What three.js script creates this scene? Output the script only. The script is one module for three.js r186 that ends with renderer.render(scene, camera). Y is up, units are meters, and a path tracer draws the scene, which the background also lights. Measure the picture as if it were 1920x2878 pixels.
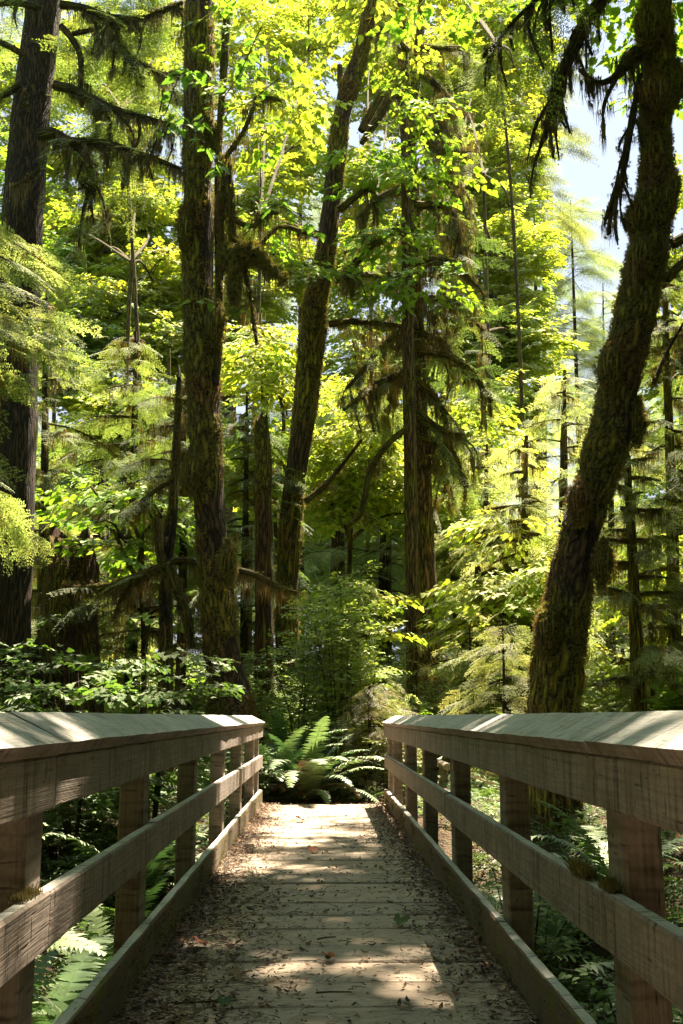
import * as THREE from 'three';
import { ImprovedNoise } from 'three/addons/math/ImprovedNoise.js';
import { mergeGeometries } from 'three/addons/utils/BufferGeometryUtils.js';

// ---------- camera, sky, sun, exposure ----------
const scene = new THREE.Scene();
const camera = new THREE.PerspectiveCamera(53.13, 683 / 1024, 0.05, 1500);
camera.position.set(0, 0.9, 0);
camera.lookAt(0.0176, 0.9 + 0.1961, -0.9804);
const SKY = 0.155;
const SUN = new THREE.Vector3(0.24, 1, -0.38).normalize();
// clear summer sky with thin high haze: pale at the horizon, bluer overhead, a soft aureole round the sun
{
  const w = 256, h = 128, d = new Float32Array(w * h * 4), v = new THREE.Vector3();
  for (let y = 0; y < h; y++) for (let x = 0; x < w; x++) {
    const el = ((y + 0.5) / h - 0.5) * Math.PI, az = ((x + 0.5) / w - 0.5) * 2 * Math.PI;
    v.set(Math.cos(el) * Math.cos(az), Math.sin(el), Math.cos(el) * Math.sin(az));
    const up = Math.max(0, v.y), t = Math.pow(1 - up, 2.2), c = Math.max(0, v.dot(SUN)), halo = 0.5 * Math.pow(c, 6) + 1.2 * Math.pow(c, 60), o = (y * w + x) * 4;
    const k = v.y < 0 ? 0.35 : 1;
    d[o] = k * SKY * (0.62 + 0.34 * t + halo); d[o + 1] = k * SKY * (0.79 + 0.2 * t + halo * 0.97); d[o + 2] = k * SKY * (1.08 + 0.02 * t + halo * 0.9); d[o + 3] = 1;
  }
  const t = new THREE.DataTexture(d, w, h, THREE.RGBAFormat, THREE.FloatType); t.mapping = THREE.EquirectangularReflectionMapping; t.magFilter = THREE.LinearFilter; t.needsUpdate = true;
  scene.background = t; scene.environment = t;
}
const sun = new THREE.DirectionalLight(0xffecd0, 5);
sun.position.copy(SUN).multiplyScalar(60); sun.castShadow = true;
Object.assign(sun.shadow.camera, { left: -40, right: 40, top: 40, bottom: -40, near: 1, far: 160 });
sun.shadow.mapSize.set(4096, 4096); sun.shadow.radius = 1.2;
scene.add(sun, sun.target);
const renderer = new THREE.WebGLRenderer({ antialias: true });
renderer.toneMapping = THREE.LinearToneMapping; renderer.toneMappingExposure = 6.9;
renderer.shadowMap.enabled = true;

// ---------- helpers ----------
const V = (x, y, z) => new THREE.Vector3(x, y, z);
const v3 = a => new THREE.Vector3(a[0], a[1], a[2]);
let seed = 7;
function rand() { seed = (seed + 0x6D2B79F5) | 0; let t = Math.imul(seed ^ (seed >>> 15), 1 | seed); t = (t + Math.imul(t ^ (t >>> 7), 61 | t)) ^ t; return ((t ^ (t >>> 14)) >>> 0) / 4294967296; }
const rr = (a, b) => a + (b - a) * rand();
const pick = a => a[Math.floor(rand() * a.length)];
const clamp = (x, a = 0, b = 1) => Math.min(b, Math.max(a, x));
const smooth = (a, b, x) => { const t = clamp((x - a) / (b - a)); return t * t * (3 - 2 * t); };
const mix = (a, b, t) => a + (b - a) * t;
const mix3 = (a, b, t) => [mix(a[0], b[0], t), mix(a[1], b[1], t), mix(a[2], b[2], t)];
const perlin = new ImprovedNoise();
const N3 = (x, y, z) => perlin.noise(x + 31.4, y + 17.2, z + 5.7);
const fbm = (x, y, z) => N3(x, y, z) * 0.6 + N3(x * 2.1, y * 2.1, z * 2.1) * 0.3 + N3(x * 4.3, y * 4.3, z * 4.3) * 0.15;
const taken = {};
function numbered(n) { if (!(n in taken)) { taken[n] = 0; return n; } return `${n}_${String(++taken[n]).padStart(3, '0')}`; }
function thing(name, label, category, pos = [0, 0, 0], group) {
  const o = new THREE.Group(); o.name = numbered(name); o.position.set(...pos);
  o.userData = { label, category }; if (group) o.userData.group = group;
  scene.add(o); return o;
}
function part(name, geo, mat, parent, label) {
  const m = new THREE.Mesh(geo, mat); m.name = name; m.castShadow = m.receiveShadow = true;
  if (label) m.userData.label = label;
  parent.add(m); return m;
}
function setting(name, geo, mat) { const m = part(name, geo, mat, scene); m.userData.kind = 'structure'; return m; }

// a small mesh writer
class Geo {
  constructor() { this.p = []; this.c = []; this.i = []; this.col = [1, 1, 1]; }
  v(x, y, z) { this.p.push(x, y, z); this.c.push(...this.col); return this.p.length / 3 - 1; }
  tri(a, b, c) { this.i.push(a, b, c); }
  done() {
    const g = new THREE.BufferGeometry();
    g.setAttribute('position', new THREE.Float32BufferAttribute(this.p, 3));
    g.setAttribute('color', new THREE.Float32BufferAttribute(this.c, 3));
    g.setIndex(this.i); g.computeVertexNormals(); return g;
  }
  // flat polygon fan in a local frame: o + x*X + z*Z + y*Y
  fan(pts, o, X, Y, Z, s, cx = 0, cy = 0) {
    const at = (x, y, z) => this.v(o.x + s * (X.x * x + Y.x * y + Z.x * z), o.y + s * (X.y * x + Y.y * y + Z.y * z), o.z + s * (X.z * x + Y.z * y + Z.z * z));
    const c = at(cx, cy, 0), k = pts.map(p => at(p[0], p[2] || 0, p[1]));
    for (let j = 0; j < k.length; j++) this.tri(c, k[j], k[(j + 1) % k.length]);
  }
  ribbon(path, w0, w1, side) {
    let pa = -1, pb = -1;
    path.forEach((p, j) => {
      const w = mix(w0, w1, j / (path.length - 1)) / 2;
      const a = this.v(p.x - side.x * w, p.y - side.y * w, p.z - side.z * w), b = this.v(p.x + side.x * w, p.y + side.y * w, p.z + side.z * w);
      if (j) { this.tri(pa, a, pb); this.tri(pb, a, b); } pa = a; pb = b;
    });
  }
}
function frameFrom(dir, up = V(0, 1, 0)) {
  const X = dir.clone().normalize(), Z = new THREE.Vector3().crossVectors(X, up);
  if (Z.lengthSq() < 1e-6) Z.set(0, 0, 1); Z.normalize();
  return [X, new THREE.Vector3().crossVectors(Z, X), Z];
}
// copies of a small shape, gathered per thing
class Bag {
  constructor() { this.m = new Map(); }
  add(proto, mtx, col) { if (!this.m.has(proto)) this.m.set(proto, []); this.m.get(proto).push([mtx, col]); }
  put(proto, pos, dir, scale, col, up, roll = 0) {
    const [X, Y, Z] = frameFrom(dir, up);
    const m = new THREE.Matrix4().makeBasis(X, Y, Z);
    if (roll) m.multiply(new THREE.Matrix4().makeRotationX(roll));
    m.scale(V(scale, scale, scale)); m.setPosition(pos.x, pos.y, pos.z);
    this.add(proto, m, col);
  }
  build(parent, name, label) {
    for (const [p, list] of this.m) {
      const im = new THREE.InstancedMesh(p.geo, p.mat, list.length); im.name = name; im.userData.kind = 'stuff';
      if (label) im.userData.label = label;
      im.castShadow = im.receiveShadow = true; const c = new THREE.Color();
      list.forEach(([m, col], k) => { im.setMatrixAt(k, m); im.setColorAt(k, c.setRGB(col[0], col[1], col[2])); });
      parent.add(im);
    }
  }
}
const vary = (c, a = 0.2, h = 0.08) => { const k = rr(1 - a, 1 + a); return [c[0] * k * rr(1 - h, 1 + h), c[1] * k, c[2] * k * rr(1 - h, 1 + h)]; };

// ---------- textures ----------
function tex(w, h, f, srgb = false) {
  const d = new Uint8Array(w * h * 4);
  for (let y = 0; y < h; y++) for (let x = 0; x < w; x++) {
    const r = f(x / w, y / h), o = (y * w + x) * 4;
    if (typeof r === 'number') d[o] = d[o + 1] = d[o + 2] = clamp(r) * 255;
    else for (let k = 0; k < 3; k++) { const l = clamp(r[k]); d[o + k] = (srgb ? (l <= 0.0031308 ? l * 12.92 : 1.055 * Math.pow(l, 1 / 2.4) - 0.055) : l) * 255; }
    d[o + 3] = 255;
  }
  const t = new THREE.DataTexture(d, w, h); t.wrapS = t.wrapT = THREE.RepeatWrapping; t.magFilter = THREE.LinearFilter; t.minFilter = THREE.LinearMipmapLinearFilter; t.generateMipmaps = true;
  if (srgb) t.colorSpace = THREE.SRGBColorSpace; t.needsUpdate = true; return t;
}
// noise on a torus so that the tile repeats without a seam
function tileNoise(u, v, fu, fv, s) {
  const a = u * 2 * Math.PI, b = v * 2 * Math.PI, ra = fu / (2 * Math.PI), rb = fv / (2 * Math.PI);
  return perlin.noise(Math.cos(a) * ra + s * 7.1, Math.sin(a) * ra + Math.cos(b) * rb + s * 3.3, Math.sin(b) * rb + s * 1.7 + Math.sin(a) * ra * 0.31);
}
// weathered timber: u runs along the grain (1.6 m), v across it (0.5 m)
function timber(base, dark, stain, o) {
  const s = o.seed;
  const grain = (u, v) => { const w = tileNoise(u, v, 3, 2, s) * 0.6; return 0.5 + 0.5 * Math.sin((v * 34 + w * 5 + tileNoise(u, v, 2, 9, s + 1) * 2.4) * 2 * Math.PI) * 0.22 + tileNoise(u, v, 7, 150, s + 2) * 0.8 + tileNoise(u, v, 3, 40, s + 2.5) * 0.35; };
  const checks = []; seed = 900 + s * 13;
  for (let k = 0; k < o.checks; k++) checks.push([rand(), rand(), rr(0.004, 0.02) * (o.checkLen || 1), rr(0.004, 0.012), rr(-0.1, 0.1)]);
  const dashes = []; for (let k = 0; k < o.dashes; k++) dashes.push([rand(), rand(), rr(0.0014, 0.0045), rr(0.02, 0.1), rr(-0.5, 0.5)]);
  const wrap = d => d - Math.round(d);
  const mark = (u, v) => {
    let m = 0;
    for (const [a, b, l, w, t] of checks) { const du = wrap(u - a), dv = wrap(v - b) - du * t; const q = (du / l) ** 2 + (dv / w * 2) ** 2; if (q < 1) m = Math.max(m, 1 - q); }
    for (const [a, b, l, w, t] of dashes) { const dv = wrap(v - b), du = wrap(u - a) - dv * t * 0.06; const q = (du / l) ** 2 + (dv / w) ** 2; if (q < 1) m = Math.max(m, 0.85 * (1 - q)); }
    return m;
  };
  const map = tex(768, 384, (u, v) => {
    const g = grain(u, v), drip = o.drips ? Math.max(0, tileNoise(u, v, 90, 2, s + 5) * 1.6 + tileNoise(u, v, 22, 2, s + 6) * 0.9) * o.drips : 0;
    const blot = smooth(0.02, 0.42, tileNoise(u, v, 9, 5, s + 3) + 0.35 * tileNoise(u, v, 40, 24, s + 4)) * o.blot;
    let c = mix3(base, dark, clamp(0.42 * (1 - g) + drip));
    c = mix3(c, stain, blot);
    const f = 1 + 0.16 * tileNoise(u, v, 5, 3, s + 8) + 0.2 * tileNoise(u, v, 160, 70, s + 9);
    c = c.map(x => x * f);
    return mix3(c, [0.02, 0.018, 0.015], mark(u, v) * 0.9);
  }, true);
  const bump = tex(768, 384, (u, v) => 0.6 + 0.22 * (grain(u, v) - 0.5) + 0.1 * tileNoise(u, v, 60, 60, s + 7) - 0.5 * mark(u, v));
  for (const t of [map, bump]) t.repeat.set(1 / 1.6, 1 / 0.5);
  return new THREE.MeshStandardMaterial({ map, bumpMap: bump, bumpScale: o.bump || 0.004, roughness: o.rough || 0.85 });
}
const MAT = {};
MAT.board = timber([0.260, 0.216, 0.179], [0.078, 0.060, 0.047], [0.123, 0.099, 0.074], { seed: 1, checks: 90, dashes: 60, drips: 0.6, blot: 0.5 });
MAT.cap = timber([0.439, 0.433, 0.403], [0.201, 0.195, 0.171], [0.256, 0.250, 0.195], { seed: 2, checks: 26, dashes: 230, drips: 0.12, blot: 0.5, rough: 0.72 });
MAT.deck = timber([0.392, 0.319, 0.244], [0.179, 0.134, 0.092], [0.213, 0.162, 0.112], { seed: 4, checks: 120, checkLen: 1.6, dashes: 0, drips: 0, blot: 0.5, bump: 0.005 });
MAT.deckDark = timber([0.347, 0.289, 0.224], [0.157, 0.121, 0.086], [0.190, 0.151, 0.109], { seed: 6, checks: 140, checkLen: 1.6, dashes: 0, drips: 0, blot: 0.55, bump: 0.005 });
MAT.kerbSide = timber([0.13, 0.09, 0.058], [0.06, 0.04, 0.024], [0.11, 0.1, 0.014], { seed: 5, checks: 40, dashes: 20, drips: 0.3, blot: 1.0, bump: 0.008, rough: 1 });
const barkMap = tex(512, 1024, (u, v) => { const r = Math.abs(tileNoise(u, v, 26, 7, 11)) * 1.7 + Math.abs(tileNoise(u, v, 60, 16, 12)) * 0.8; return clamp(0.22 + r * 0.85 + tileNoise(u, v, 90, 90, 13) * 0.2); }, true);
const barkBump = tex(512, 1024, (u, v) => clamp(Math.abs(tileNoise(u, v, 26, 7, 11)) * 1.5 + Math.abs(tileNoise(u, v, 60, 16, 12)) * 0.6 + tileNoise(u, v, 110, 110, 14) * 0.12));
MAT.bark = new THREE.MeshStandardMaterial({ vertexColors: true, map: barkMap, bumpMap: barkBump, bumpScale: 0.06, roughness: 0.95 });
MAT.twig = new THREE.MeshStandardMaterial({ vertexColors: true, roughness: 0.95 });
const soilMap = tex(512, 512, (u, v) => { const n = tileNoise(u, v, 8, 8, 21) + 0.6 * tileNoise(u, v, 40, 40, 22) + 0.6 * tileNoise(u, v, 120, 120, 23), m = smooth(0, 0.4, tileNoise(u, v, 14, 14, 24)); return mix3(mix3([0.04, 0.027, 0.016], [0.085, 0.055, 0.03], clamp(0.5 + n * 0.6)), [0.05, 0.06, 0.012], m * 0.7); }, true);
const soilBump = tex(512, 512, (u, v) => 0.5 + 0.35 * tileNoise(u, v, 40, 40, 22) + 0.35 * tileNoise(u, v, 120, 120, 23));
MAT.soil = new THREE.MeshStandardMaterial({ map: soilMap, bumpMap: soilBump, bumpScale: 0.04, roughness: 1 });
const duffMap = tex(512, 512, (u, v) => { const n = tileNoise(u, v, 30, 30, 25) + 0.8 * tileNoise(u, v, 110, 110, 26); return mix3([0.10, 0.065, 0.04], [0.26, 0.18, 0.11], clamp(0.5 + n * 0.7)); }, true);
MAT.duff = new THREE.MeshStandardMaterial({ map: duffMap, bumpMap: soilBump, bumpScale: 0.03, roughness: 1 });
const leafy = (transmission, extra = {}) => new THREE.MeshPhysicalMaterial({ vertexColors: true, roughness: 1, transmission, thickness: 0, side: THREE.DoubleSide, ...extra });
MAT.leaf = leafy(0.6);
MAT.gloss = leafy(0.5, { clearcoat: 0.35, clearcoatRoughness: 0.4 });
MAT.needle = leafy(0.6);
MAT.moss = leafy(0.5);
MAT.litter = leafy(0.15);

// ---------- small shapes that foliage is made of: growth along +x, upper side +y ----------
const MAPLE = [[0, 0.02], [-0.16, 0.1], [-0.1, 0.3], [0.02, 0.34], [0.12, 0.52], [0.26, 0.44], [0.36, 0.52], [0.42, 0.28], [0.58, 0.34], [0.68, 0.2], [0.86, 0.17], [1.0, 0]];
const mapleOutline = [...MAPLE, ...MAPLE.slice(0, -1).reverse().map(p => [p[0], -p[1]])];
function mapleLeaf(g, o, dir, up, s) {
  const [X, Y, Z] = frameFrom(dir, up), dr = rr(0.1, 0.3);
  g.fan(mapleOutline.map(p => [p[0], p[1], -dr * p[0] * p[0] * 0.6 + Math.abs(p[1]) * 0.25]), o, X, Y, Z, s, 0.3, 0);
}
function ovalLeaf(g, o, dir, up, s) {
  const [X, Y, Z] = frameFrom(dir, up);
  g.fan([[0, 0], [0.3, 0.2, 0.05], [0.65, 0.2, 0.04], [1, 0, -0.1], [0.65, -0.2, 0.04], [0.3, -0.2, 0.05]], o, X, Y, Z, s, 0.5, 0);
}
const stemCol = [0.45, 0.32, 0.25];
function mapleSpray(n, len, leaf) {
  const g = new Geo(); g.col = stemCol;
  const main = [V(0, 0, 0), V(len * 0.5, 0.02, 0.02), V(len, -0.05, 0)];
  g.ribbon(main, 0.008, 0.003, V(0, 0, 1)); g.ribbon(main, 0.008, 0.003, V(0, 1, 0));
  for (let k = 0; k < n; k++) {
    const t = (k + 0.6) / n, s = k % 2 ? 1 : -1, a = s * rr(0.4, 1.1), b = V(len * t, 0.02 - 0.06 * t * t, 0);
    const pet = rr(0.08, 0.3) * (1.1 - 0.6 * t), d = V(Math.cos(a), rr(-0.25, 0.3), Math.sin(a)).normalize();
    const e = b.clone().addScaledVector(d, pet); g.col = stemCol; g.ribbon([b, e], 0.005, 0.003, V(0, 0, 1).cross(d).normalize());
    const c = rr(0.8, 1.15); g.col = [c * rr(0.92, 1.1), c, c * rr(0.7, 1)];
    mapleLeaf(g, e, V(Math.cos(a * 0.7), rr(-0.55, 0.05), Math.sin(a * 0.7)), V(rr(-0.35, 0.35), 1, rr(-0.35, 0.35)), leaf * rr(0.65, 1.2));
  }
  return g.done();
}
function ovalSpray(n, len, leaf) {
  const g = new Geo(); g.col = stemCol;
  g.ribbon([V(0, 0, 0), V(len * 0.5, 0.01, 0.01), V(len, -0.02, 0)], 0.006, 0.002, V(0, 0, 1));
  for (let k = 0; k < n; k++) {
    const t = (k + 0.5) / n, s = k % 2 ? 1 : -1, a = s * rr(0.5, 1.2), b = V(len * t, rr(-0.015, 0.02), s * rr(0, 0.12) * (1 - t * 0.5));
    const c = rr(0.8, 1.2); g.col = [c * rr(0.9, 1.1), c, c * 0.9];
    ovalLeaf(g, b, V(Math.cos(a), rr(-0.3, 0.2), Math.sin(a)), V(rr(-0.4, 0.4), 1, rr(-0.4, 0.4)), leaf * rr(0.7, 1.3));
  }
  return g.done();
}
// flat feathery hemlock spray
function hemlockSpray(len, pairs, needles) {
  const g = new Geo();
  const axis = t => V(len * t, -0.16 * len * t * t, 0.03 * len * Math.sin(t * 3));
  g.col = stemCol; g.ribbon([axis(0), axis(0.5), axis(1)], 0.006, 0.002, V(0, 0, 1));
  const row = (o, d, l, n) => {
    const lat = new THREE.Vector3().crossVectors(d, V(0, 1, 0)).normalize();
    for (let j = 0; j < n; j++) for (const s of [-1, 1]) {
      const t = (j + rr(0.2, 0.8)) / n, b = o.clone().addScaledVector(d, l * t); b.y -= 0.12 * l * t * t;
      const nd = d.clone().multiplyScalar(0.75).addScaledVector(lat, s).normalize(), nl = 0.028 * rr(0.7, 1.25) * (1.1 - 0.35 * t);
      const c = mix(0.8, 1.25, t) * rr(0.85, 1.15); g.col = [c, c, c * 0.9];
      const w = 0.0075, a = g.v(b.x - d.x * w, b.y, b.z - d.z * w), q = g.v(b.x + d.x * w, b.y, b.z + d.z * w), e = g.v(b.x + nd.x * nl, b.y + nd.y * nl + rr(-0.006, 0.004), b.z + nd.z * nl);
      g.tri(a, e, q);
    }
  };
  for (let k = 0; k < pairs; k++) for (const s of [-1, 1]) {
    const t = (k + rr(0.25, 0.75)) / pairs, o = axis(t), l = len * 0.42 * (1 - 0.75 * t) * rr(0.75, 1.2), a = s * rr(0.75, 1.05);
    row(o, V(Math.cos(a), -0.1, Math.sin(a)).normalize(), l, Math.max(3, Math.round(needles * l / (len * 0.42))));
  }
  row(axis(0.1), V(0.98, -0.15, 0).normalize(), len * 0.95, needles);
  return g.done();
}
// beard of hanging moss: hangs along -y below a line of length w along x
function mossBeard(w, drop, n) {
  const g = new Geo();
  for (let k = 0; k < n; k++) {
    const x = rr(-w / 2, w / 2), l = drop * rr(0.25, 1) * (1 - 0.5 * Math.abs(x) / w), a = rr(0, Math.PI), z = rr(-0.025, 0.025);
    const c = rr(0.7, 1.25); g.col = [c * rr(0.95, 1.15), c, c];
    g.ribbon([V(x, 0.015, z), V(x + rr(-0.02, 0.02), -l * 0.5, z + rr(-0.02, 0.02)), V(x + rr(-0.03, 0.03), -l, z + rr(-0.02, 0.02))], rr(0.005, 0.015), 0.0015, V(Math.cos(a), 0, Math.sin(a)));
  }
  return g.done();
}
// moss tuft: grows along +y
function mossTuft(n, l) {
  const g = new Geo();
  for (let k = 0; k < n; k++) {
    const a = rr(0, 6.28), o = rr(0.2, 0.9), b = V(rr(-0.3, 0.3) * l, 0, rr(-0.3, 0.3) * l), t = b.clone().add(V(Math.cos(a) * o, 1, Math.sin(a) * o).normalize().multiplyScalar(l * rr(0.5, 1.1)));
    const c = rr(0.7, 1.3); g.col = [c * rr(0.95, 1.1), c, c];
    g.ribbon([b, t], l * 0.1, l * 0.02, V(Math.cos(a + 1.5), 0, Math.sin(a + 1.5)));
  }
  return g.done();
}
// sword fern frond: starts along +x and +y, arches over
function fernFrond(len, arch, pairs, tilt) {
  const g = new Geo(); const P = []; let a = tilt; const p = V(0, 0, 0);
  const steps = 14, sway = rr(-0.25, 0.25);
  for (let k = 0; k <= steps; k++) { P.push(p.clone()); p.add(V(Math.cos(a), Math.sin(a), sway * k / steps * 0.5).multiplyScalar(len / steps)); a -= arch / steps * (0.5 + k / steps); }
  const at = t => { const f = t * steps, i = Math.min(steps - 1, Math.floor(f)); return P[i].clone().lerp(P[i + 1], f - i); };
  g.col = [0.9, 0.75, 0.5]; g.ribbon(P, 0.008, 0.002, V(0, 0, 1)); g.ribbon(P.map(q => q.clone().add(V(0, -0.002, 0))), 0.006, 0.002, V(0, 1, 0));
  for (let k = 0; k < pairs; k++) {
    const t = 0.1 + 0.9 * (k + 0.5) / pairs, o = at(t), d = at(Math.min(1, t + 0.03)).sub(at(t - 0.03)).normalize(), up = new THREE.Vector3().crossVectors(V(0, 0, 1), d).normalize();
    const l = len * 0.125 * Math.pow(Math.sin(Math.PI * clamp(0.12 + t * 0.86)), 0.6) * rr(0.88, 1.1);
    for (const s of [-1, 1]) {
      const c = rr(0.82, 1.15); g.col = [c, c, c];
      const lat = V(0, 0, s).addScaledVector(d, 0.28).addScaledVector(up, rr(-0.25, 0.12)).normalize(), w = len * 0.0135;
      const b0 = o.clone().addScaledVector(d, -w), b1 = o.clone().addScaledVector(d, w), m = o.clone().addScaledVector(lat, l * 0.55), e = o.clone().addScaledVector(lat, l).addScaledVector(up, -l * 0.12);
      const i0 = g.v(b0.x, b0.y, b0.z), i1 = g.v(b1.x, b1.y, b1.z), m0 = m.clone().addScaledVector(d, -w * 0.8), m1 = m.clone().addScaledVector(d, w * 0.8), j0 = g.v(m0.x, m0.y, m0.z), j1 = g.v(m1.x, m1.y, m1.z), k1 = g.v(e.x, e.y, e.z);
      g.tri(i0, j0, i1); g.tri(i1, j0, j1); g.tri(j0, k1, j1);
    }
  }
  return g.done();
}
seed = 11;
const P = (geo, mat) => ({ geo, mat });
const MAPLES = [0, 1, 2].map(() => P(mapleSpray(19, 0.66, 0.112), MAT.leaf));
const BIGMAPLES = [0, 1].map(() => P(mapleSpray(32, 1.0, 0.125), MAT.leaf));
const OVALS = [0, 1].map(() => P(ovalSpray(18, 0.36, 0.06), MAT.gloss));
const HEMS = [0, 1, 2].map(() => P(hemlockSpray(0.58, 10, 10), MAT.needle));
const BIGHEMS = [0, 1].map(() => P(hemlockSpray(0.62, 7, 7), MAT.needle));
const BEARDS = [0, 1, 2].map(k => P(mossBeard(0.3, 0.2 + k * 0.13, 44), MAT.moss));
const TUFTS = [0, 1].map(() => P(mossTuft(26, 0.034), MAT.moss));
const FROND = [[1.1, 1.5, 34, 1.15], [1.0, 1.9, 32, 1.2], [1.2, 1.2, 36, 1.0], [0.9, 1.6, 30, 0.75], [1.05, 1.0, 32, 1.35]].map(a => fernFrond(...a));

// ---------- ground, bank and path ----------
function groundY(x, z) {
  const ax = Math.abs(x), bank = smooth(-6.6, -11.0, z), back = smooth(-0.6, 1.8, z);
  const rav = -1.55 + Math.min(1.75, 0.5 * Math.max(0, ax - 1.0)) + 0.12 * N3(x * 0.7, 0, z * 0.7);
  const far = Math.max(0, -z - 13);
  let b = -0.1 + 0.5 * smooth(1.2, 4, x < 0 ? ax : ax * 0.8) + Math.min(4, far * 0.035) + 0.25 * smooth(1, 3, ax + far * 0.5) * N3(x * 0.35, 3, z * 0.35);
  if (far > 20) b += Math.min(2, (far - 20) * 0.04);
  return mix(mix(rav, b, bank), -0.1 + 0.2 * smooth(1, 4, ax), back);
}
function groundSheet(x0, x1, z0, z1, nx, nz, lift, keep) {
  const g = new Geo(), uv = [], id = [];
  for (let j = 0; j <= nz; j++) for (let i = 0; i <= nx; i++) {
    const [x, z] = keep ? keep(i / nx, j / nz) : [mix(x0, x1, i / nx), mix(z0, z1, j / nz)];
    id.push(g.v(x, groundY(x, z) + lift + 0.02 * N3(x * 3, 1, z * 3), z)); uv.push(x / 1.5, z / 1.5);
  }
  for (let j = 0; j < nz; j++) for (let i = 0; i < nx; i++) { const a = id[j * (nx + 1) + i], b = a + 1, c = a + nx + 1, d = c + 1; g.tri(a, b, c); g.tri(b, d, c); }
  const o = g.done(); o.setAttribute('uv', new THREE.Float32BufferAttribute(uv, 2)); o.deleteAttribute('color');
  const n = o.attributes.normal; if (n.getY(0) < 0) { const ix = o.index.array; for (let k = 0; k < ix.length; k += 3) { const t = ix[k]; ix[k] = ix[k + 1]; ix[k + 1] = t; } o.computeVertexNormals(); }
  return o;
}
// one sheet, finer near the bridge and reaching the horizon
const warp = t => { const s = t * 2 - 1; return Math.sign(s) * (Math.abs(s) * 14 + 600 * Math.pow(Math.abs(s), 6)); };
setting('ground', groundSheet(0, 0, 0, 0, 180, 200, 0, (a, b) => [warp(a), warp(b) - 9]), MAT.soil);
setting('path', groundSheet(0, 0, 0, 0, 10, 30, 0.03, (a, b) => { const t = b * 9; return [0.05 + (a - 0.5) * 1.7 + 0.09 * t * t, -11.0 - t * 0.75 + (a - 0.5) * 0.25 * t]; }), MAT.duff);

// ---------- the footbridge ----------
// profile: closed loop of [p, q, material]; swept along s with slight unevenness
function sweep(profile, s0, s1, place, o = {}) {
  const n = o.steps || Math.max(2, Math.round(Math.abs(s1 - s0) / 0.12)), pos = [], uv = [], idx = [], groups = new Map();
  const off = rr(0, 3), offv = rr(0, 3), wob = o.wob ?? 0.0025, key = rr(0, 90);
  const wp = (k, s) => { const [p, q] = profile[k]; return [p + wob * N3(s * 3.1, k * 5.3, key) + wob * 0.8 * N3(s * 14, k * 3.7, key), q + wob * N3(s * 2.7, k * 7.9, key + 9) + wob * 0.8 * N3(s * 13, k * 2.9, key + 9)]; };
  let per = 0;
  for (let k = 0; k < profile.length; k++) {
    const k2 = (k + 1) % profile.length, w = Math.hypot(profile[k2][0] - profile[k][0], profile[k2][1] - profile[k][1]), base = pos.length / 3;
    for (let j = 0; j <= n; j++) { const s = mix(s0, s1, j / n); for (const [kk, e] of [[k, 0], [k2, w]]) { const [p, q] = wp(kk, s); pos.push(...place(p, q, s)); uv.push(s + off, per + e + offv); } }
    const list = groups.get(profile[k][2]) || []; groups.set(profile[k][2], list);
    for (let j = 0; j < n; j++) { const a = base + j * 2; list.push(a, a + 1, a + 2, a + 1, a + 3, a + 2); }
    per += w;
  }
  for (const end of [0, 1]) {
    const s = end ? s1 : s0, base = pos.length / 3, list = groups.get(o.endMat ?? 0) || []; groups.set(o.endMat ?? 0, list);
    profile.forEach((_, k) => { const [p, q] = wp(k, s); pos.push(...place(p, q, s)); uv.push(p * 0.4 + off, q + offv); });
    for (let k = 1; k < profile.length - 1; k++) end ? list.push(base, base + k, base + k + 1) : list.push(base, base + k + 1, base + k);
  }
  const g = new THREE.BufferGeometry();
  g.setAttribute('position', new THREE.Float32BufferAttribute(pos, 3)); g.setAttribute('uv', new THREE.Float32BufferAttribute(uv, 2));
  const all = [...groups.keys()].sort((a, b) => a - b);
  for (const m of all) { g.addGroup(idx.length, groups.get(m).length, m); for (const x of groups.get(m)) idx.push(x); }
  g.setIndex(idx); g.computeVertexNormals(); return g;
}
// rectangle with eased edges: materials [top, right, bottom, left]
function rect(p0, p1, q0, q1, m, c = 0.006) {
  return [[p0 + c, q1, m[0]], [p1 - c, q1, m[0]], [p1, q1 - c, m[1]], [p1, q0 + c, m[1]], [p1 - c, q0, m[2]], [p0 + c, q0, m[2]], [p0, q0 + c, m[3]], [p0, q1 - c, m[3]]];
}
seed = 41;
const bridge = thing('wooden_footbridge', 'weathered grey wooden footbridge with plank deck and two post-and-rail railings', 'footbridge', [0, 0, 0]);
const alongX = (p, q, s) => [s, q, p], alongZ = (p, q, s) => [p, q, -s], alongY = (p, q, s) => [p, s, q];
const END = 11.14, PITCH = 0.306, SEAMS = [];
for (let k = 0; k < 40; k++) {
  const z1 = -(END - k * PITCH), z0 = z1 + PITCH - rr(0.009, 0.015), top = rr(-0.004, 0.003); SEAMS.push(-z1);
  part('plank', sweep(rect(z1, z0, top - 0.07, top, [0, 0, 0, 0], 0.007), -0.78 - rr(0, 0.02), 0.8 + rr(0, 0.02), alongX, { wob: 0.003 }), k % 3 === 1 ? MAT.deckDark : MAT.deck, bridge);
}
for (const x of [-0.5, 0.5]) part('beam', sweep(rect(x - 0.09, x + 0.09, -0.42, -0.075, [0, 0, 0, 0]), -1.2, 11.1, alongZ), MAT.board, bridge);
const POSTZ = [0.9, 2.43, 3.97, 5.53, 7.13, 8.66, 10.22, 10.93];
const gm = [MAT.board, MAT.board, MAT.cap, MAT.kerbSide];
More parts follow.
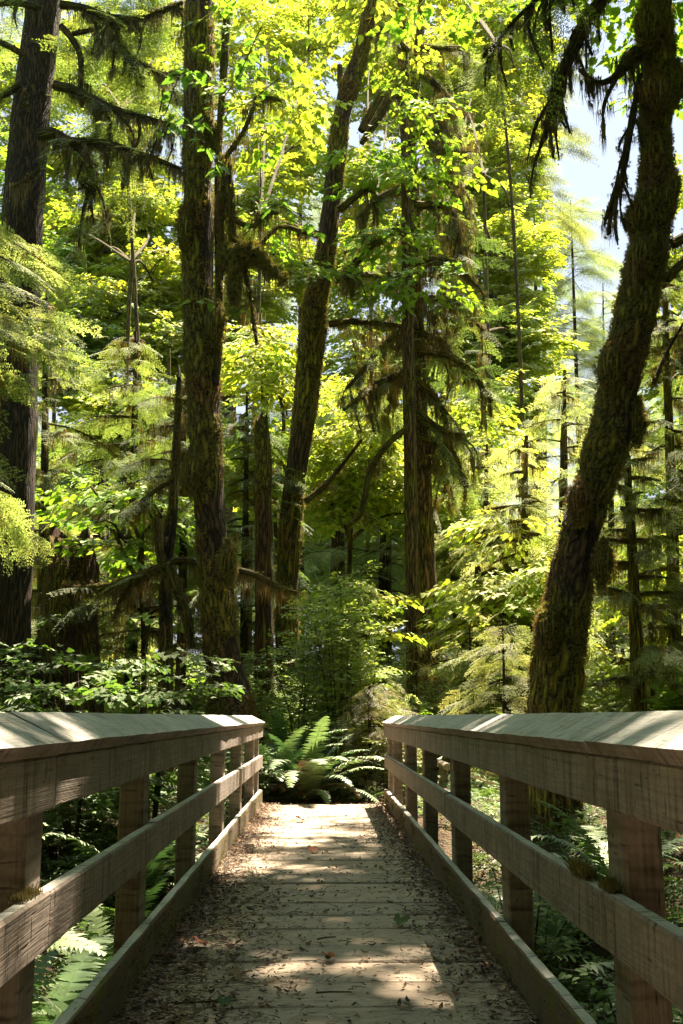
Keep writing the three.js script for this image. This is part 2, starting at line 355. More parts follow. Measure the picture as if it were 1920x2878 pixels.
function railing(side, x, label) {
  const r = new THREE.Group(); r.name = 'railing'; r.userData.label = label; bridge.add(r);
  const grey = side < 0 ? 0 : 1, pl = (p, q, s) => [x + side * p, q, -s];       // p counts outward from the inner face
  const fix = g => { if (side < 0) { const ix = g.index.array; for (let k = 0; k < ix.length; k += 3) { const t = ix[k]; ix[k] = ix[k + 1]; ix[k + 1] = t; } g.computeVertexNormals(); } return g; };
  const cuts = side < 0 ? [-0.8, 2.5, 4.05, 7.2, 11.05] : [-0.8, 2.5, 5.6, 8.73, 11.05];
  const runs = cuts.slice(1).map((b, k) => [cuts[k] + 0.002, b - 0.002]);
  for (const [a, b] of runs) {
    const j = rr(-0.004, 0.004), i = rr(-0.002, 0.002);
    part('middle_rail', fix(sweep(rect(i, 0.04 + i, 0.377 + j, 0.505 + j, [2, 1, 1, grey]), a, b, pl, { endMat: grey })), gm, r);
  }
  for (const [a, b] of runs.slice(0, 1).concat([[runs[1][0], runs[2][1]]], runs.slice(3))) {
    const j = rr(-0.003, 0.003);
    part('top_board', fix(sweep(rect(0.001, 0.041, 0.69 + j, 0.812 + j * 0.3, [2, 1, 1, grey]), a, b, pl, { endMat: grey })), gm, r);
    // sloping cap: thick board that falls towards the deck
    const cap = [[-0.022, 0.842, 2], [0.118, 0.912, 2], [0.139, 0.872, 1], [-0.002, 0.8125, 1]];
    part('cap_rail', fix(sweep(cap.map(c => [c[0], c[1] + j * 0.5, c[2]]), a - 0.0, b, pl, { endMat: 2, wob: 0.003 })), gm, r);
  }
  for (const [a, b] of [[-0.8, 3.99], [3.994, 8.68], [8.684, 11.06]]) {
    const j = rr(-0.005, 0.004);
    part('kerb_board', fix(sweep(rect(0, 0.04, 0.012, 0.157 + j, [2, 3, 1, 3]), a, b, pl, { endMat: 2, wob: 0.004 })), gm, r);
  }
  for (const z of POSTZ) {
    const z1 = z + 0.145, py = (p, q, s) => [x + side * p, s, q];
    part('post', fix(sweep(rect(0.043, 0.133, -z1, -z, [1, 1, 1, grey], 0.008), -0.5, 0.86 + 0, py, { endMat: 1 })), gm, r);
  }
}
railing(-1, -0.627, 'sunlit left railing on the side of the stump');
railing(1, 0.645, 'shaded railing on the side of the leaning trunk');
// moss growing on the rails
function mossClump(label, x, y, z, w, d, n, l, col) {
  const o = thing('moss_clump', label, 'moss', [x, y, z], undefined), b = new Bag();
  const tuft = P(mossTuft(10, l), MAT.moss);
  for (let k = 0; k < n; k++) b.put(tuft, V(rr(-w, w), rr(-0.004, 0.004), rr(-d, d)), V(1, rr(-0.3, 0.3), rr(-0.3, 0.3)), rr(0.6, 1.2), vary(col, 0.3), V(rr(-0.4, 0.4), 1, rr(-0.4, 0.4)));
  b.build(o, 'moss_shoots');
}
mossClump('golden moss growing on the middle rail against the near post of the left railing', -0.655, 0.508, -2.4, 0.018, 0.07, 70, 0.022, [0.1, 0.08, 0.016]);
mossClump('large green moss clump on the middle rail of the right railing', 0.665, 0.508, -2.72, 0.018, 0.07, 90, 0.035, [0.16, 0.14, 0.02]);
mossClump('small green moss clump against the near post of the right railing', 0.665, 0.508, -2.47, 0.018, 0.05, 60, 0.03, [0.14, 0.14, 0.02]);
// moss and algae on the inner faces of the kerbs
for (const [x, s] of [[-0.627, 1], [0.645, -1]]) {
  const b = new Bag(), rl = bridge.children.filter(c => c.name === 'railing')[s > 0 ? 0 : 1];
  for (let k = 0; k < 2600; k++) {
    const z = rr(1.5, 11), y = 0.02 + 0.125 * Math.pow(rand(), 0.8); if (N3(z * 2.2, y * 9, s) + 0.12 < rr(0, 0.35)) continue;
    b.put(TUFTS[k % 2], V(x + s * 0.002, y, -z), V(0, 0, 1), rr(0.12, 0.3), vary([0.13, 0.115, 0.016], 0.35), V(s, rr(-0.3, 0.5), rr(-0.3, 0.3)));
  }
  b.build(rl, 'moss');
}

// ---------- leaf litter on the deck ----------
seed = 77;
function curl(n, w, l) { const g = new Geo(); const k = rr(0.5, 1.6); for (let j = 0; j < n; j++) { const a0 = j / n - 0.5, a1 = (j + 1) / n - 0.5; const f = a => [Math.sin(a * k) * l, (1 - Math.cos(a * k)) * l * 1.2]; const [x0, y0] = f(a0), [x1, y1] = f(a1), w0 = w * (1 - 3.2 * a0 * a0), w1 = w * (1 - 3.2 * a1 * a1); const p = [g.v(x0, y0, -w0), g.v(x0, y0 + w * 0.3, w0 * rr(0.5, 1)), g.v(x1, y1, -w1 * rr(0.5, 1)), g.v(x1, y1 + w * 0.3, w1)]; g.tri(p[0], p[1], p[2]); g.tri(p[1], p[3], p[2]); } return g.done(); }
function twiglet(l) { const g = new Geo(); const p = [V(0, 0.003, 0), V(l * 0.5, 0.004 + l * 0.03, l * rr(-0.1, 0.1)), V(l, 0.003, l * rr(-0.1, 0.15))]; g.ribbon(p, 0.004, 0.002, V(0, 0, 1)); g.ribbon(p, 0.004, 0.002, V(0, 1, 0)); return g.done(); }
function crumple(s) { const g = new Geo(); mapleLeaf(g, V(-s / 2, 0.01, 0), V(1, 0.25, 0), V(0.2, 1, 0.3), s); const p = g.p; for (let k = 0; k < p.length; k += 3) p[k + 1] += 0.28 * s * N3(p[k] * 40, 2, p[k + 2] * 40) + 0.006; return g.done(); }
const BITS = [P(curl(2, 0.006, 0.028), MAT.litter), P(curl(3, 0.011, 0.04), MAT.litter), P(curl(2, 0.004, 0.018), MAT.litter), P(twiglet(0.045), MAT.litter), P(crumple(0.03), MAT.litter), P(twiglet(0.09), MAT.litter)];
const LITTERCOL = [[0.16, 0.085, 0.05], [0.09, 0.06, 0.038], [0.2, 0.13, 0.075], [0.05, 0.037, 0.027], [0.15, 0.075, 0.04], [0.26, 0.19, 0.12], [0.07, 0.05, 0.035]];
{
  const b = new Bag();
  for (let k = 0; k < 110000; k++) {
    const x = rr(-0.625, 0.64), z = 1.2 + Math.pow(rand(), 1.1) * 9.95, dl = x + 0.627, dr = 0.645 - x;
    const clump = fbm(x * 3.2, 4, z * 3.2), seam = Math.min(...SEAMS.map(s => Math.abs(s - z)));
    const edge = Math.exp(-dl / (0.11 + 0.1 * smooth(8, 3, z) + 0.05 * N3(z * 2, 0, 0))) * 1.1 + Math.exp(-dr / (0.1 + 0.04 * N3(z * 2, 9, 0))) * 0.9;
    const want = edge + 0.14 * smooth(0.1, 0.5, clump) + 0.1 * Math.exp(-seam / 0.018) + 0.005;
    if (rand() > want) continue;
    const heap = Math.exp(-Math.min(dl, dr) / 0.08);
    b.put(pick(BITS), V(x, 0.002 + rand() * 0.022 * heap, -z), V(Math.cos(k), rr(-0.15, 0.25), Math.sin(k * 1.7)), rr(0.25, 0.8), vary(pick(LITTERCOL), 0.35), V(rr(-0.4, 0.4), 1, rr(-0.4, 0.4)));
  }
  const o = new THREE.Group(); o.name = 'leaf_litter'; o.userData = { kind: 'stuff', label: 'brown leaf crumbs, needles and twiglets strewn over the planks', category: 'leaf litter' };
  scene.add(o); b.build(o, 'leaf_crumbs');
}
// single leaves and sticks that can be picked out
const solo = (c) => new THREE.MeshStandardMaterial({ color: new THREE.Color().setRGB(...c), roughness: 0.85, side: THREE.DoubleSide });
function soloLeaf(label, x, z, s, c, turn) { const m = new THREE.Mesh(crumple(s), solo(c)); m.name = numbered('fallen_leaf'); m.position.set(x, 0.004, -z); m.rotation.y = turn; m.castShadow = m.receiveShadow = true; m.userData = { label, category: 'leaf', group: 'single leaves on the deck' }; scene.add(m); }
function soloStick(label, x, z, l, turn) { const g = new Geo(), p = [V(0, 0.006, 0), V(l * 0.4, 0.01, l * 0.05), V(l, 0.006, -l * 0.03)]; g.ribbon(p, 0.007, 0.004, V(0, 0, 1)); g.ribbon(p, 0.007, 0.004, V(0, 1, 0)); const m = new THREE.Mesh(g.done(), solo([0.09, 0.06, 0.04])); m.name = numbered('fallen_twig'); m.position.set(x, 0.002, -z); m.rotation.y = turn; m.castShadow = m.receiveShadow = true; m.userData = { label, category: 'twig', group: 'single twigs on the deck' }; scene.add(m); }
soloLeaf('green leaf lying on the nearest planks', -0.3, 3.47, 0.045, [0.06, 0.11, 0.04], 0.6);
soloLeaf('red brown leaf in the litter beside the left railing kerb', -0.5, 4.35, 0.075, [0.22, 0.06, 0.03], 2.2);
soloLeaf('pale brown curled leaf between the nearest plank seams', -0.3, 3.85, 0.055, [0.2, 0.13, 0.06], 1.2);
soloLeaf('tan curled leaf by the near sunlit patch on the deck', 0.02, 4.1, 0.05, [0.24, 0.15, 0.08], 2.9);
soloLeaf('red brown leaf in the far sunlit patch on the deck', -0.05, 7.2, 0.08, [0.24, 0.09, 0.05], 0.9);
soloLeaf('brown leaf at the far end of the deck, left of its middle', -0.2, 9.3, 0.1, [0.2, 0.1, 0.06], 2.4);
soloLeaf('wilted green leaf on the planks near the right railing, larger of two', 0.36, 4.75, 0.07, [0.09, 0.12, 0.03], 0.3); soloLeaf('wilted green leaf on the planks near the right railing, smaller of two', 0.4, 4.62, 0.05, [0.09, 0.12, 0.03], 1.9);
soloStick('short straight twig near the middle of the deck', -0.02, 4.45, 0.09, 0.5);
soloStick('long thin twig on the nearest plank', -0.47, 3.5, 0.2, 0.12);
soloStick('twig lying along a seam between the nearest planks', -0.02, 3.62, 0.12, 0.05);

// ---------- trunks, limbs and crowns ----------
const BARK = { brown: [0.125, 0.07, 0.035], grey: [0.22, 0.17, 0.13], dark: [0.08, 0.05, 0.03], red: [0.27, 0.085, 0.04], pale: [0.36, 0.27, 0.19] };
const MOSS = [0.2, 0.172, 0.02], MOSSY = [0.18, 0.14, 0.02], RUST = [0.19, 0.118, 0.024];
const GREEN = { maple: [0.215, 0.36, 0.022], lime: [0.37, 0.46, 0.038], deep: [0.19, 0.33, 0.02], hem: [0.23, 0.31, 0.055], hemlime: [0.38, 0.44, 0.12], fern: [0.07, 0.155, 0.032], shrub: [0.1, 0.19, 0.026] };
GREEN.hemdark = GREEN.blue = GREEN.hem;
// rows of [x, y, z, radius] -> uneven tube with bark and moss colours
function limbGeo(rows, o = {}) {
  const pts = rows.map(v3), curve = rows.length > 2 ? new THREE.CatmullRomCurve3(pts, false, 'centripetal') : new THREE.LineCurve3(pts[0], pts[1]);
  const len = curve.getLength(), n = Math.max(3, Math.round(len / (o.step || 0.15))), seg = o.seg || 12, bump = o.bump ?? 0.08, fr = o.freq || 2.2, key = o.key ?? rr(0, 60);
  const bark = o.bark || BARK.brown, moss = o.moss ?? 0.5, mcol = o.mossCol || MOSS, spots = [];
  const wraps = Math.max(1, Math.round(rows.reduce((a, r) => a + r[3], 0) / rows.length * 6.28 * 1.1)), pos = [], uv = [], col = [], idx = []; let X = null; const c0 = V(0, 0, 0);
  for (let j = 0; j <= n; j++) {
    const t = j / n, p = curve.getPoint(t, c0.clone()), T = curve.getTangent(t, V(0, 0, 0)).normalize();
    if (!X) { X = Math.abs(T.y) > 0.9 ? V(1, 0, 0) : V(0, 1, 0); } X.addScaledVector(T, -X.dot(T)).normalize();
    const Z = new THREE.Vector3().crossVectors(T, X), f = t * (rows.length - 1), i = Math.min(rows.length - 2, Math.floor(f)), r0 = mix(rows[i][3], rows[i + 1][3], f - i);
    for (let k = 0; k <= seg; k++) {
      const a = (k % seg) / seg * Math.PI * 2, ca = Math.cos(a), sa = Math.sin(a), d = X.clone().multiplyScalar(ca).addScaledVector(Z, sa);
      const q = p.clone().addScaledVector(d, r0), nz = fbm(q.x * fr + key, q.y * fr * 0.55, q.z * fr), m = smooth(-0.14, 0.14, fbm(q.x * 1.6 + key, q.y * 0.9 + 9, q.z * 1.6) + (moss - 0.5) * 0.9 + 0.1 * N3(q.x * 9, q.y * 9, q.z * 9));
      let r = r0 * (1 + bump * 2 * nz) + m * (o.mossThick ?? 0.018) * (0.6 + 0.8 * N3(q.x * 7, q.y * 7, q.z * 7));
      if (o.flare) { const s = p.y - rows[0][1]; r += r0 * o.flare * Math.exp(-s / 0.35) * (0.55 + 0.75 * Math.cos(a * (o.roots || 5) + key) * Math.exp(-s / 0.5)); }
      const w = p.clone().addScaledVector(d, Math.max(0.002, r)); pos.push(w.x, w.y, w.z); uv.push(k / seg * wraps, t * len / 1.6);
      const mc = mix3(mcol, RUST, smooth(0.05, 0.4, N3(q.x * 2.3 + 50, q.y * 1.7, q.z * 2.3))), cc = mix3(bark, mc.map(x => x * 1.5), m); col.push(...cc.map(x => x * rr(0.9, 1.1)));
      if (k < seg) spots.push([w, d, m, mc]);
      if (j < n && k < seg) { const a0 = j * (seg + 1) + k, b0 = a0 + seg + 1; idx.push(a0, a0 + 1, b0, a0 + 1, b0 + 1, b0); }
    }
  }
  if (o.capEnd !== false) { const e = curve.getPoint(1), b = n * (seg + 1); pos.push(e.x, e.y + rows[rows.length - 1][3] * 0.2, e.z); uv.push(0, 0); col.push(...bark.map(x => x * 0.8)); const c = pos.length / 3 - 1; for (let k = 0; k < seg; k++) idx.push(b + k, b + k + 1, c); }
  const g = new THREE.BufferGeometry(); g.setAttribute('position', new THREE.Float32BufferAttribute(pos, 3)); g.setAttribute('uv', new THREE.Float32BufferAttribute(uv, 2)); g.setAttribute('color', new THREE.Float32BufferAttribute(col, 3)); g.setIndex(idx); g.computeVertexNormals();
  const nm = g.attributes.normal; for (let j = 0; j <= n; j++) { const a = j * (seg + 1), b = a + seg; const s = V(nm.getX(a) + nm.getX(b), nm.getY(a) + nm.getY(b), nm.getZ(a) + nm.getZ(b)).normalize(); nm.setXYZ(a, s.x, s.y, s.z); nm.setXYZ(b, s.x, s.y, s.z); }
  g.userData = { spots, curve, len }; return g;
}
function fuzz(bag, geo, n, size) {   // moss shoots standing on the mossy parts of a limb
  const sp = geo.userData.spots; let k = 0, guard = 0;
  while (k < n && guard++ < n * 6) { const [w, d, m, c] = pick(sp); if (rand() > m) continue; k++; const nx = pick(sp); void nx; bag.put(pick(TUFTS), w.clone().add(V(rr(-0.05, 0.05), rr(-0.08, 0.08), rr(-0.05, 0.05)).multiplyScalar(0.6)).addScaledVector(d, -0.012), V(rr(-1, 1), rr(-1, 1), rr(-1, 1)), size * rr(0.6, 1.4), vary(c, 0.3), d.clone().add(V(0, 0.1, 0))); }
}
// a mossy bough with beards hanging under it and, if asked, needle or leaf sprays along it
function bough(tree, bags, rows, o = {}) {
  const g = limbGeo(rows, { seg: o.seg || 8, step: o.step || 0.09, bump: 0.12, freq: 5, moss: o.moss ?? 0.75, mossThick: o.mossThick ?? 0.014, bark: o.bark || BARK.dark, mossCol: o.mossCol });
  part(o.name || 'branch', g, MAT.bark, tree, o.label); const { curve, len } = g.userData;
  if (o.fuzz !== 0) fuzz(bags.moss, g, Math.round(len * (o.fuzz || 90)), o.fuzzSize || 0.9);
  const nb = Math.round(len * (o.beards ?? 7)); for (let k = 0; k < nb; k++) { const t = rr(0.08, 1), p = curve.getPoint(t), d = curve.getTangent(t); d.y = 0; if (d.lengthSq() < 0.01) d.set(rr(-1, 1), 0, rr(-1, 1)); bags.moss.put(pick(BEARDS), p, d, rr(0.5, 1.25) * (o.beardSize || 1), vary(o.beardCol || MOSSY, 0.35), V(0, 1, 0)); }
  const ns = Math.round(len * (o.sprays || 0)); for (let k = 0; k < ns; k++) { const t = rr(0.15, 1), p = curve.getPoint(t), d = curve.getTangent(t), s = rand() < 0.5 ? 1 : -1; const lat = new THREE.Vector3().crossVectors(d, V(0, 1, 0)).normalize(); bags.crown.put(pick(o.protos || HEMS), p, d.clone().multiplyScalar(rr(0.3, 1)).addScaledVector(lat, s * rr(0.3, 1)).add(V(0, rr(-0.5, 0.05), 0)), rr(0.6, 1.3) * (o.spraySize || 1), vary(o.col || GREEN.hem, 0.25), V(rr(-0.3, 0.3), 1, rr(-0.3, 0.3))); }
  for (let k = 0; k < (o.twigs || 0); k++) { // thin drooping side twigs
    const t = rr(0.15, 1), p = curve.getPoint(t), d = curve.getTangent(t), a = rr(-1, 1), l = rr(0.25, 0.8) * (o.twigLen || 1);
    const q = p.clone().addScaledVector(d, l * 0.35).add(V(a * l * 0.35, -l * 0.35, rr(-0.4, 0.4) * l)), e = q.clone().add(V(a * l * 0.2, -l * 0.6, rr(-0.2, 0.2) * l));
    bough(tree, bags, [[p.x, p.y, p.z, 0.014], [q.x, q.y, q.z, 0.01], [e.x, e.y, e.z, 0.004]], { ...o, name: 'twig', twigs: 0, seg: 5, beards: (o.beards ?? 7) * 0.8, beardSize: (o.beardSize || 1) * 0.7, sprays: (o.sprays || 0) * 0.9, fuzz: 40, fuzzSize: 0.6 });
  }
  return curve;
}
const bags = () => ({ moss: new Bag(), crown: new Bag() });
const finish = (t, b, crown = 'crown') => { b.moss.build(t, 'moss'); b.crown.build(t, crown); };
const rel = (rows, o) => rows.map(r => [r[0] - o[0], r[1] - o[1], r[2] - o[2], r[3]]);
function lobes(bag, list, base, protos, col, o = {}) {
  for (const [x, y, z, rx, ry, n] of list) for (let k = 0; k < n; k++) {
    const d = V(rr(-1, 1), rr(-1, 1), rr(-1, 1)); if (d.lengthSq() > 1) { k--; continue; }
    const p = V(x + d.x * rx - base[0], y + d.y * ry - base[1], z + d.z * rx * (o.depth || 1) - base[2]);
    if (o.holes) { const s = (p.y + base[1]) / SUN.y, hx = p.x + base[0] - SUN.x * s, hz = p.z + base[2] - SUN.z * s; if (o.holes.some(h => ((hx - h[0]) / h[2]) ** 2 + ((hz - h[1]) / h[3]) ** 2 < 1)) continue; }
    if (fbm(p.x * 0.55 + base[0], p.y * 0.75, p.z * 0.55) < (o.gap ?? -0.1)) continue;
    const a = rr(0, 6.28), out = V(d.x * 0.6 + Math.cos(a), rr(-0.45, 0.15), d.z * 0.6 + Math.sin(a));
    bag.put(pick(protos), p, out, rr(0.75, 1.25) * (o.size || 1), vary(col, 0.3, 0.15), V(rr(-0.4, 0.4), 1, rr(-0.4, 0.4)));
  }
}
// broad-leaved tree: trunk rows in world space, limbs that reach into its crown lobes
function maple(label, rows, list, o = {}) {
  const base = rows[0].slice(0, 3); base[1] = Math.min(base[1], groundY(base[0], base[2])); rows[0][1] = base[1] - 0.1;
  const t = thing(o.name || 'maple_tree', label, 'tree', base, o.group), b = bags(), R = rel(rows, base);
  const g = limbGeo(R, { seg: 10, step: 0.3, bump: 0.08, moss: 0.65, flare: 0.5, bark: o.bark }); part('trunk', g, MAT.bark, t);
  const geos = []; for (const [x, y, z, rx, ry] of list) {
    const e = V(x - base[0], y - base[1], z - base[2]); let st = g.userData.curve.getPoint(1), bd = 1e9; for (let k = 3; k <= 10; k++) { const p = g.userData.curve.getPoint(k / 10); const s = p.distanceTo(e) + Math.max(0, p.y - e.y + 0.5) * 3; if (s < bd) { bd = s; st = p; } }
    const m = st.clone().lerp(e, 0.5).add(V(rr(-0.3, 0.3), rr(0.1, 0.5), rr(-0.3, 0.3))); geos.push(limbGeo([[st.x, st.y, st.z, 0.036], [m.x, m.y, m.z, 0.024], [e.x, e.y, e.z, 0.014]], { seg: 6, step: 0.3, moss: 0.8, bark: BARK.dark }));
    for (let k = 0; k < 5; k++) { const q = e.clone().lerp(m, rr(0, 0.6)), w = q.clone().add(V(rr(-1, 1) * rx, rr(-0.6, 0.9) * ry, rr(-1, 1) * rx * 0.8)), h = q.clone().lerp(w, 0.5).add(V(0, rr(-0.1, 0.25), 0)); geos.push(limbGeo([[q.x, q.y, q.z, 0.022], [h.x, h.y, h.z, 0.014], [w.x, w.y, w.z, 0.006]], { seg: 4, step: 0.4, moss: 0.5 })); }
  }
  if (geos.length) part('branches', mergeGeometries(geos), MAT.bark, t);
  lobes(b.crown, list, base, o.protos || MAPLES, o.col || GREEN.maple, { depth: 2.6, gap: -0.05, ...o }); finish(t, b); return t;
}
// conifer: whorls of drooping branches with flat sprays
function conifer(label, rows, o = {}) { o.sprays = (o.sprays || 9) * 1.15;
  const base = rows[0].slice(0, 3); base[1] = Math.min(base[1], groundY(base[0], base[2])); rows[0][1] = base[1] - 0.1;
  const t = thing(o.name || 'hemlock_tree', label, 'tree', base, o.group), b = bags(), R = rel(rows, base);
  const g = limbGeo(R, { seg: o.seg || 9, step: 0.3, bump: 0.05, moss: o.moss ?? 0.35, flare: 0.35, bark: o.bark || BARK.dark }); part('trunk', g, MAT.bark, t);
  const { curve, len } = g.userData, geos = [], lo = o.from ?? 0.1, L = o.reach || 2, n = o.n || 40, col = o.col || GREEN.hem;
  for (let k = 0; k < n; k++) {
    if (rand() < 0.2) continue; const f = clamp(lo + (0.99 - lo) * (k + rr(-1.5, 2.5)) / n, lo, 0.99), p = curve.getPoint(f), a = k * 2.4 + rr(-0.5, 0.5), l = L * (o.tip ? mix(1, 0.12, (f - lo) / (1 - lo)) : mix(1, 0.7, f)) * rr(0.25, 1.3) * (1 + 0.35 * Math.sin(a + 1 + rows[0][0]));
    const dx = Math.cos(a), dz = Math.sin(a), rise = o.rise ?? 0.12, dr = (o.droop ?? 0.35) * rr(0.7, 1.3);
    const q = [0, 0.35, 0.7, 1].map(s => [p.x + dx * l * s, p.y + l * (rise * s - dr * s * s), p.z + dz * l * s, Math.max(0.004, mix(o.br || 0.02, 0.004, s))]);
    const bg = limbGeo(q, { seg: 5, step: 0.22, moss: o.moss ?? 0.4, mossThick: 0.008, bark: o.bark || BARK.dark }); geos.push(bg);
    const cv = bg.userData.curve, ns = Math.round(l * (o.sprays || 9));
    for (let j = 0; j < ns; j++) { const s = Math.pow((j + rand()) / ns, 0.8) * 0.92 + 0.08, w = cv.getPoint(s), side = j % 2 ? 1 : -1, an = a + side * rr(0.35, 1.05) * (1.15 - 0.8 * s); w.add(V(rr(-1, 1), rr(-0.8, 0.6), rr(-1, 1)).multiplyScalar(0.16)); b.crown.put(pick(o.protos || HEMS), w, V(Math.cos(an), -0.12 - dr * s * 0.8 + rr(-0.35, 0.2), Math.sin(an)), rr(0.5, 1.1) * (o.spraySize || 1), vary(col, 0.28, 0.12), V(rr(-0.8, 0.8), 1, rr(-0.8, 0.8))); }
    const nb = Math.round(l * (o.beards || 0)); for (let j = 0; j < nb; j++) { const w = cv.getPoint(rr(0.05, 0.85)); b.moss.put(pick(BEARDS), w, V(dx, 0, dz), rr(0.5, 1.2) * (o.beardSize || 1), vary(o.beardCol || MOSSY, 0.35), V(0, 1, 0)); }
  }
  part('branches', mergeGeometries(geos), MAT.bark, t); finish(t, b); return t;
}

// openings in the crowns overhead, where the sun reaches the deck
const HOLES = [[0.22, -4.25, 0.5, 0.42], [-0.25, -6.6, 0.5, 0.3], [-0.1, -8.3, 0.8, 0.55], [-0.5, -9.6, 0.7, 0.4], [0.75, -6.9, 0.3, 0.35]];
// ---- the mossy maple beyond the left railing ----
seed = 101;
{
  const rows = [[-1.07, 0.76, -12.8, 0.234], [-1.13, 1.14, -12.8, 0.214], [-1.24, 1.67, -12.8, 0.200], [-1.37, 2.76, -12.8, 0.192], [-1.48, 3.88, -12.8, 0.195], [-1.57, 5.05, -12.8, 0.199], [-1.66, 6.25, -12.8, 0.196], [-1.71, 7.5, -12.8, 0.194], [-1.74, 8.79, -12.8, 0.192], [-1.78, 10.83, -12.8, 0.185], [-1.81, 12.98, -12.8, 0.177], [-1.77, 16.06, -12.8, 0.165]];
  const base = rows[0].slice(0, 3), t = thing('maple_tree', 'thick mossy maple trunk beside the far end of the left railing', 'tree', base), b = bags();
  const g = limbGeo(rel(rows, base), { seg: 40, step: 0.07, bump: 0.1, freq: 2.0, moss: 0.6, flare: 0.55, roots: 3, key: 3.1, bark: BARK.brown, mossThick: 0.03 }); part('trunk', g, MAT.bark, t); fuzz(b.moss, g, 26000, 0.7);
  const arm = (rows, o) => bough(t, b, rel(rows, base), o);
  arm([[-1.4, 5.11, -12.65, 0.051], [-1.36, 5.83, -12.65, 0.045], [-1.4, 6.8, -12.65, 0.049], [-1.43, 7.74, -12.65, 0.044], [-1.43, 8.51, -12.65, 0.044], [-1.4, 9.36, -12.65, 0.048], [-1.37, 10.44, -12.65, 0.052], [-1.35, 11.56, -12.65, 0.046]], { name: 'side_stem', seg: 14, beards: 1, moss: 0.55, fuzz: 420, fuzzSize: 0.5, mossThick: 0.006 });
  arm([[-1.37, 6.51, -12.55, 0.040], [-1.36, 7.5, -12.55, 0.029], [-1.32, 8.26, -12.55, 0.044], [-1.27, 7.81, -12.55, 0.064], [-1.22, 7.25, -12.55, 0.052], [-1.17, 7, -12.55, 0.063]], { name: 'side_stem', seg: 14, beards: 3, moss: 0.95, mossCol: [0.2, 0.18, 0.022], fuzz: 900, fuzzSize: 0.6, mossThick: 0.015 });
  arm([[-1.32, 6.67, -12.5, 0.051], [-1.2, 6.84, -12.5, 0.120], [-1.05, 6.83, -12.5, 0.114], [-0.91, 6.85, -12.5, 0.068], [-0.77, 6.71, -12.5, 0.031], [-0.54, 6.5, -12.5, 0.017]], { seg: 16, moss: 1, fuzz: 1500, fuzzSize: 1.2, mossCol: [0.2, 0.18, 0.022], mossThick: 0.04, beards: 9, label: 'bulging ball of yellow green moss on a side stem' });
  arm([[-1.18, 6.89, -12.5, 0.074], [-1.18, 6.61, -12.5, 0.080], [-1.17, 6.37, -12.5, 0.068], [-1.17, 6.19, -12.5, 0.028]], { seg: 16, moss: 1, fuzz: 1500, fuzzSize: 1, mossCol: [0.2, 0.18, 0.022], mossThick: 0.03, beards: 4, name: 'moss_pendant' });
  arm([[-1.73, 8.98, -12.7, 0.089], [-1.64, 8.9, -12.7, 0.101], [-1.55, 8.74, -12.7, 0.071], [-1.45, 8.44, -12.7, 0.047]], { seg: 12, moss: 1, fuzz: 900, beards: 3, mossCol: [0.2, 0.18, 0.022] });
  for (const r of [[[-1.66, 3.64, -12.55, 0.022], [-1.67, 3.77, -12.55, 0.076], [-1.67, 3.93, -12.55, 0.104], [-1.66, 4.09, -12.55, 0.074], [-1.66, 4.19, -12.55, 0.016]], [[-1.41, 5.62, -12.6, 0.023], [-1.42, 5.75, -12.6, 0.079], [-1.42, 5.93, -12.6, 0.108], [-1.41, 6.1, -12.6, 0.077], [-1.41, 6.21, -12.6, 0.017]], [[-1.84, 6.95, -12.6, 0.023], [-1.85, 7.08, -12.6, 0.078], [-1.85, 7.27, -12.6, 0.104], [-1.85, 7.45, -12.6, 0.072], [-1.84, 7.56, -12.6, 0.017]], [[-1.17, 2.49, -12.5, 0.021], [-1.18, 2.6, -12.5, 0.080], [-1.18, 2.77, -12.5, 0.107], [-1.17, 2.92, -12.5, 0.075], [-1.17, 3.02, -12.5, 0.016]]]) arm(r, { name: 'moss_cushion', seg: 14, step: 0.05, moss: 1, fuzz: 1200, beards: 2, mossThick: 0.03 });
  arm([[-1.23, 7.3, -12.4, 0.034], [-0.94, 7.18, -12.4, 0.028], [-0.77, 7.36, -12.4, 0.026], [-0.6, 7.38, -12.4, 0.020]], { beards: 10 }); arm([[-1.15, 7.15, -12.6, 0.029], [-1.06, 6.72, -12.6, 0.026], [-0.96, 6.23, -12.6, 0.020], [-0.87, 5.63, -12.6, 0.014]], { beards: 8 });
  arm([[-1.29, 8.11, -12.3, 0.026], [-1.07, 8.49, -12.3, 0.023], [-0.85, 8.97, -12.3, 0.023], [-0.5, 8.91, -12.3, 0.014]], { beards: 8, sprays: 2, protos: MAPLES, col: GREEN.lime });
  arm([[-1.09, 7.03, -13, 0.024], [-0.86, 7.23, -13, 0.021], [-0.63, 7.48, -13, 0.021], [-0.33, 7.42, -13, 0.024], [-0.09, 7.33, -13, 0.018]], { beards: 9 });
  arm([[-1.2, 2.7, -12.6, 0.043], [-0.98, 2.67, -12.6, 0.035], [-0.77, 2.59, -12.6, 0.032], [-0.55, 2.46, -12.6, 0.024], [-0.33, 2.4, -12.6, 0.019]], { beards: 14, beardCol: [0.24, 0.17, 0.03] });
  // crown above the frame: shades the bridge
  for (const r of [[[-1.81, 12.98, -12.8, 0.108], [-2.54, 13.9, -11, 0.074], [-3.05, 14.58, -9.5, 0.036]], [[-1.8, 14.49, -12.8, 0.110], [-0.69, 16.27, -12, 0.075], [0.41, 17.22, -11, 0.036]]]) arm(r, { beards: 5, moss: 0.6, fuzz: 60 });
  lobes(b.crown, [[-3.11, 15.84, -12, 2.06, 1.25, 330], [-0.96, 17.85, -12, 2.12, 1.54, 400], [-1.91, 13.06, -12, 1.20, 0.84, 40], [0.32, 16.69, -12, 1.64, 1.01, 200]], base, MAPLES, GREEN.maple, { gap: -0.02, holes: HOLES });
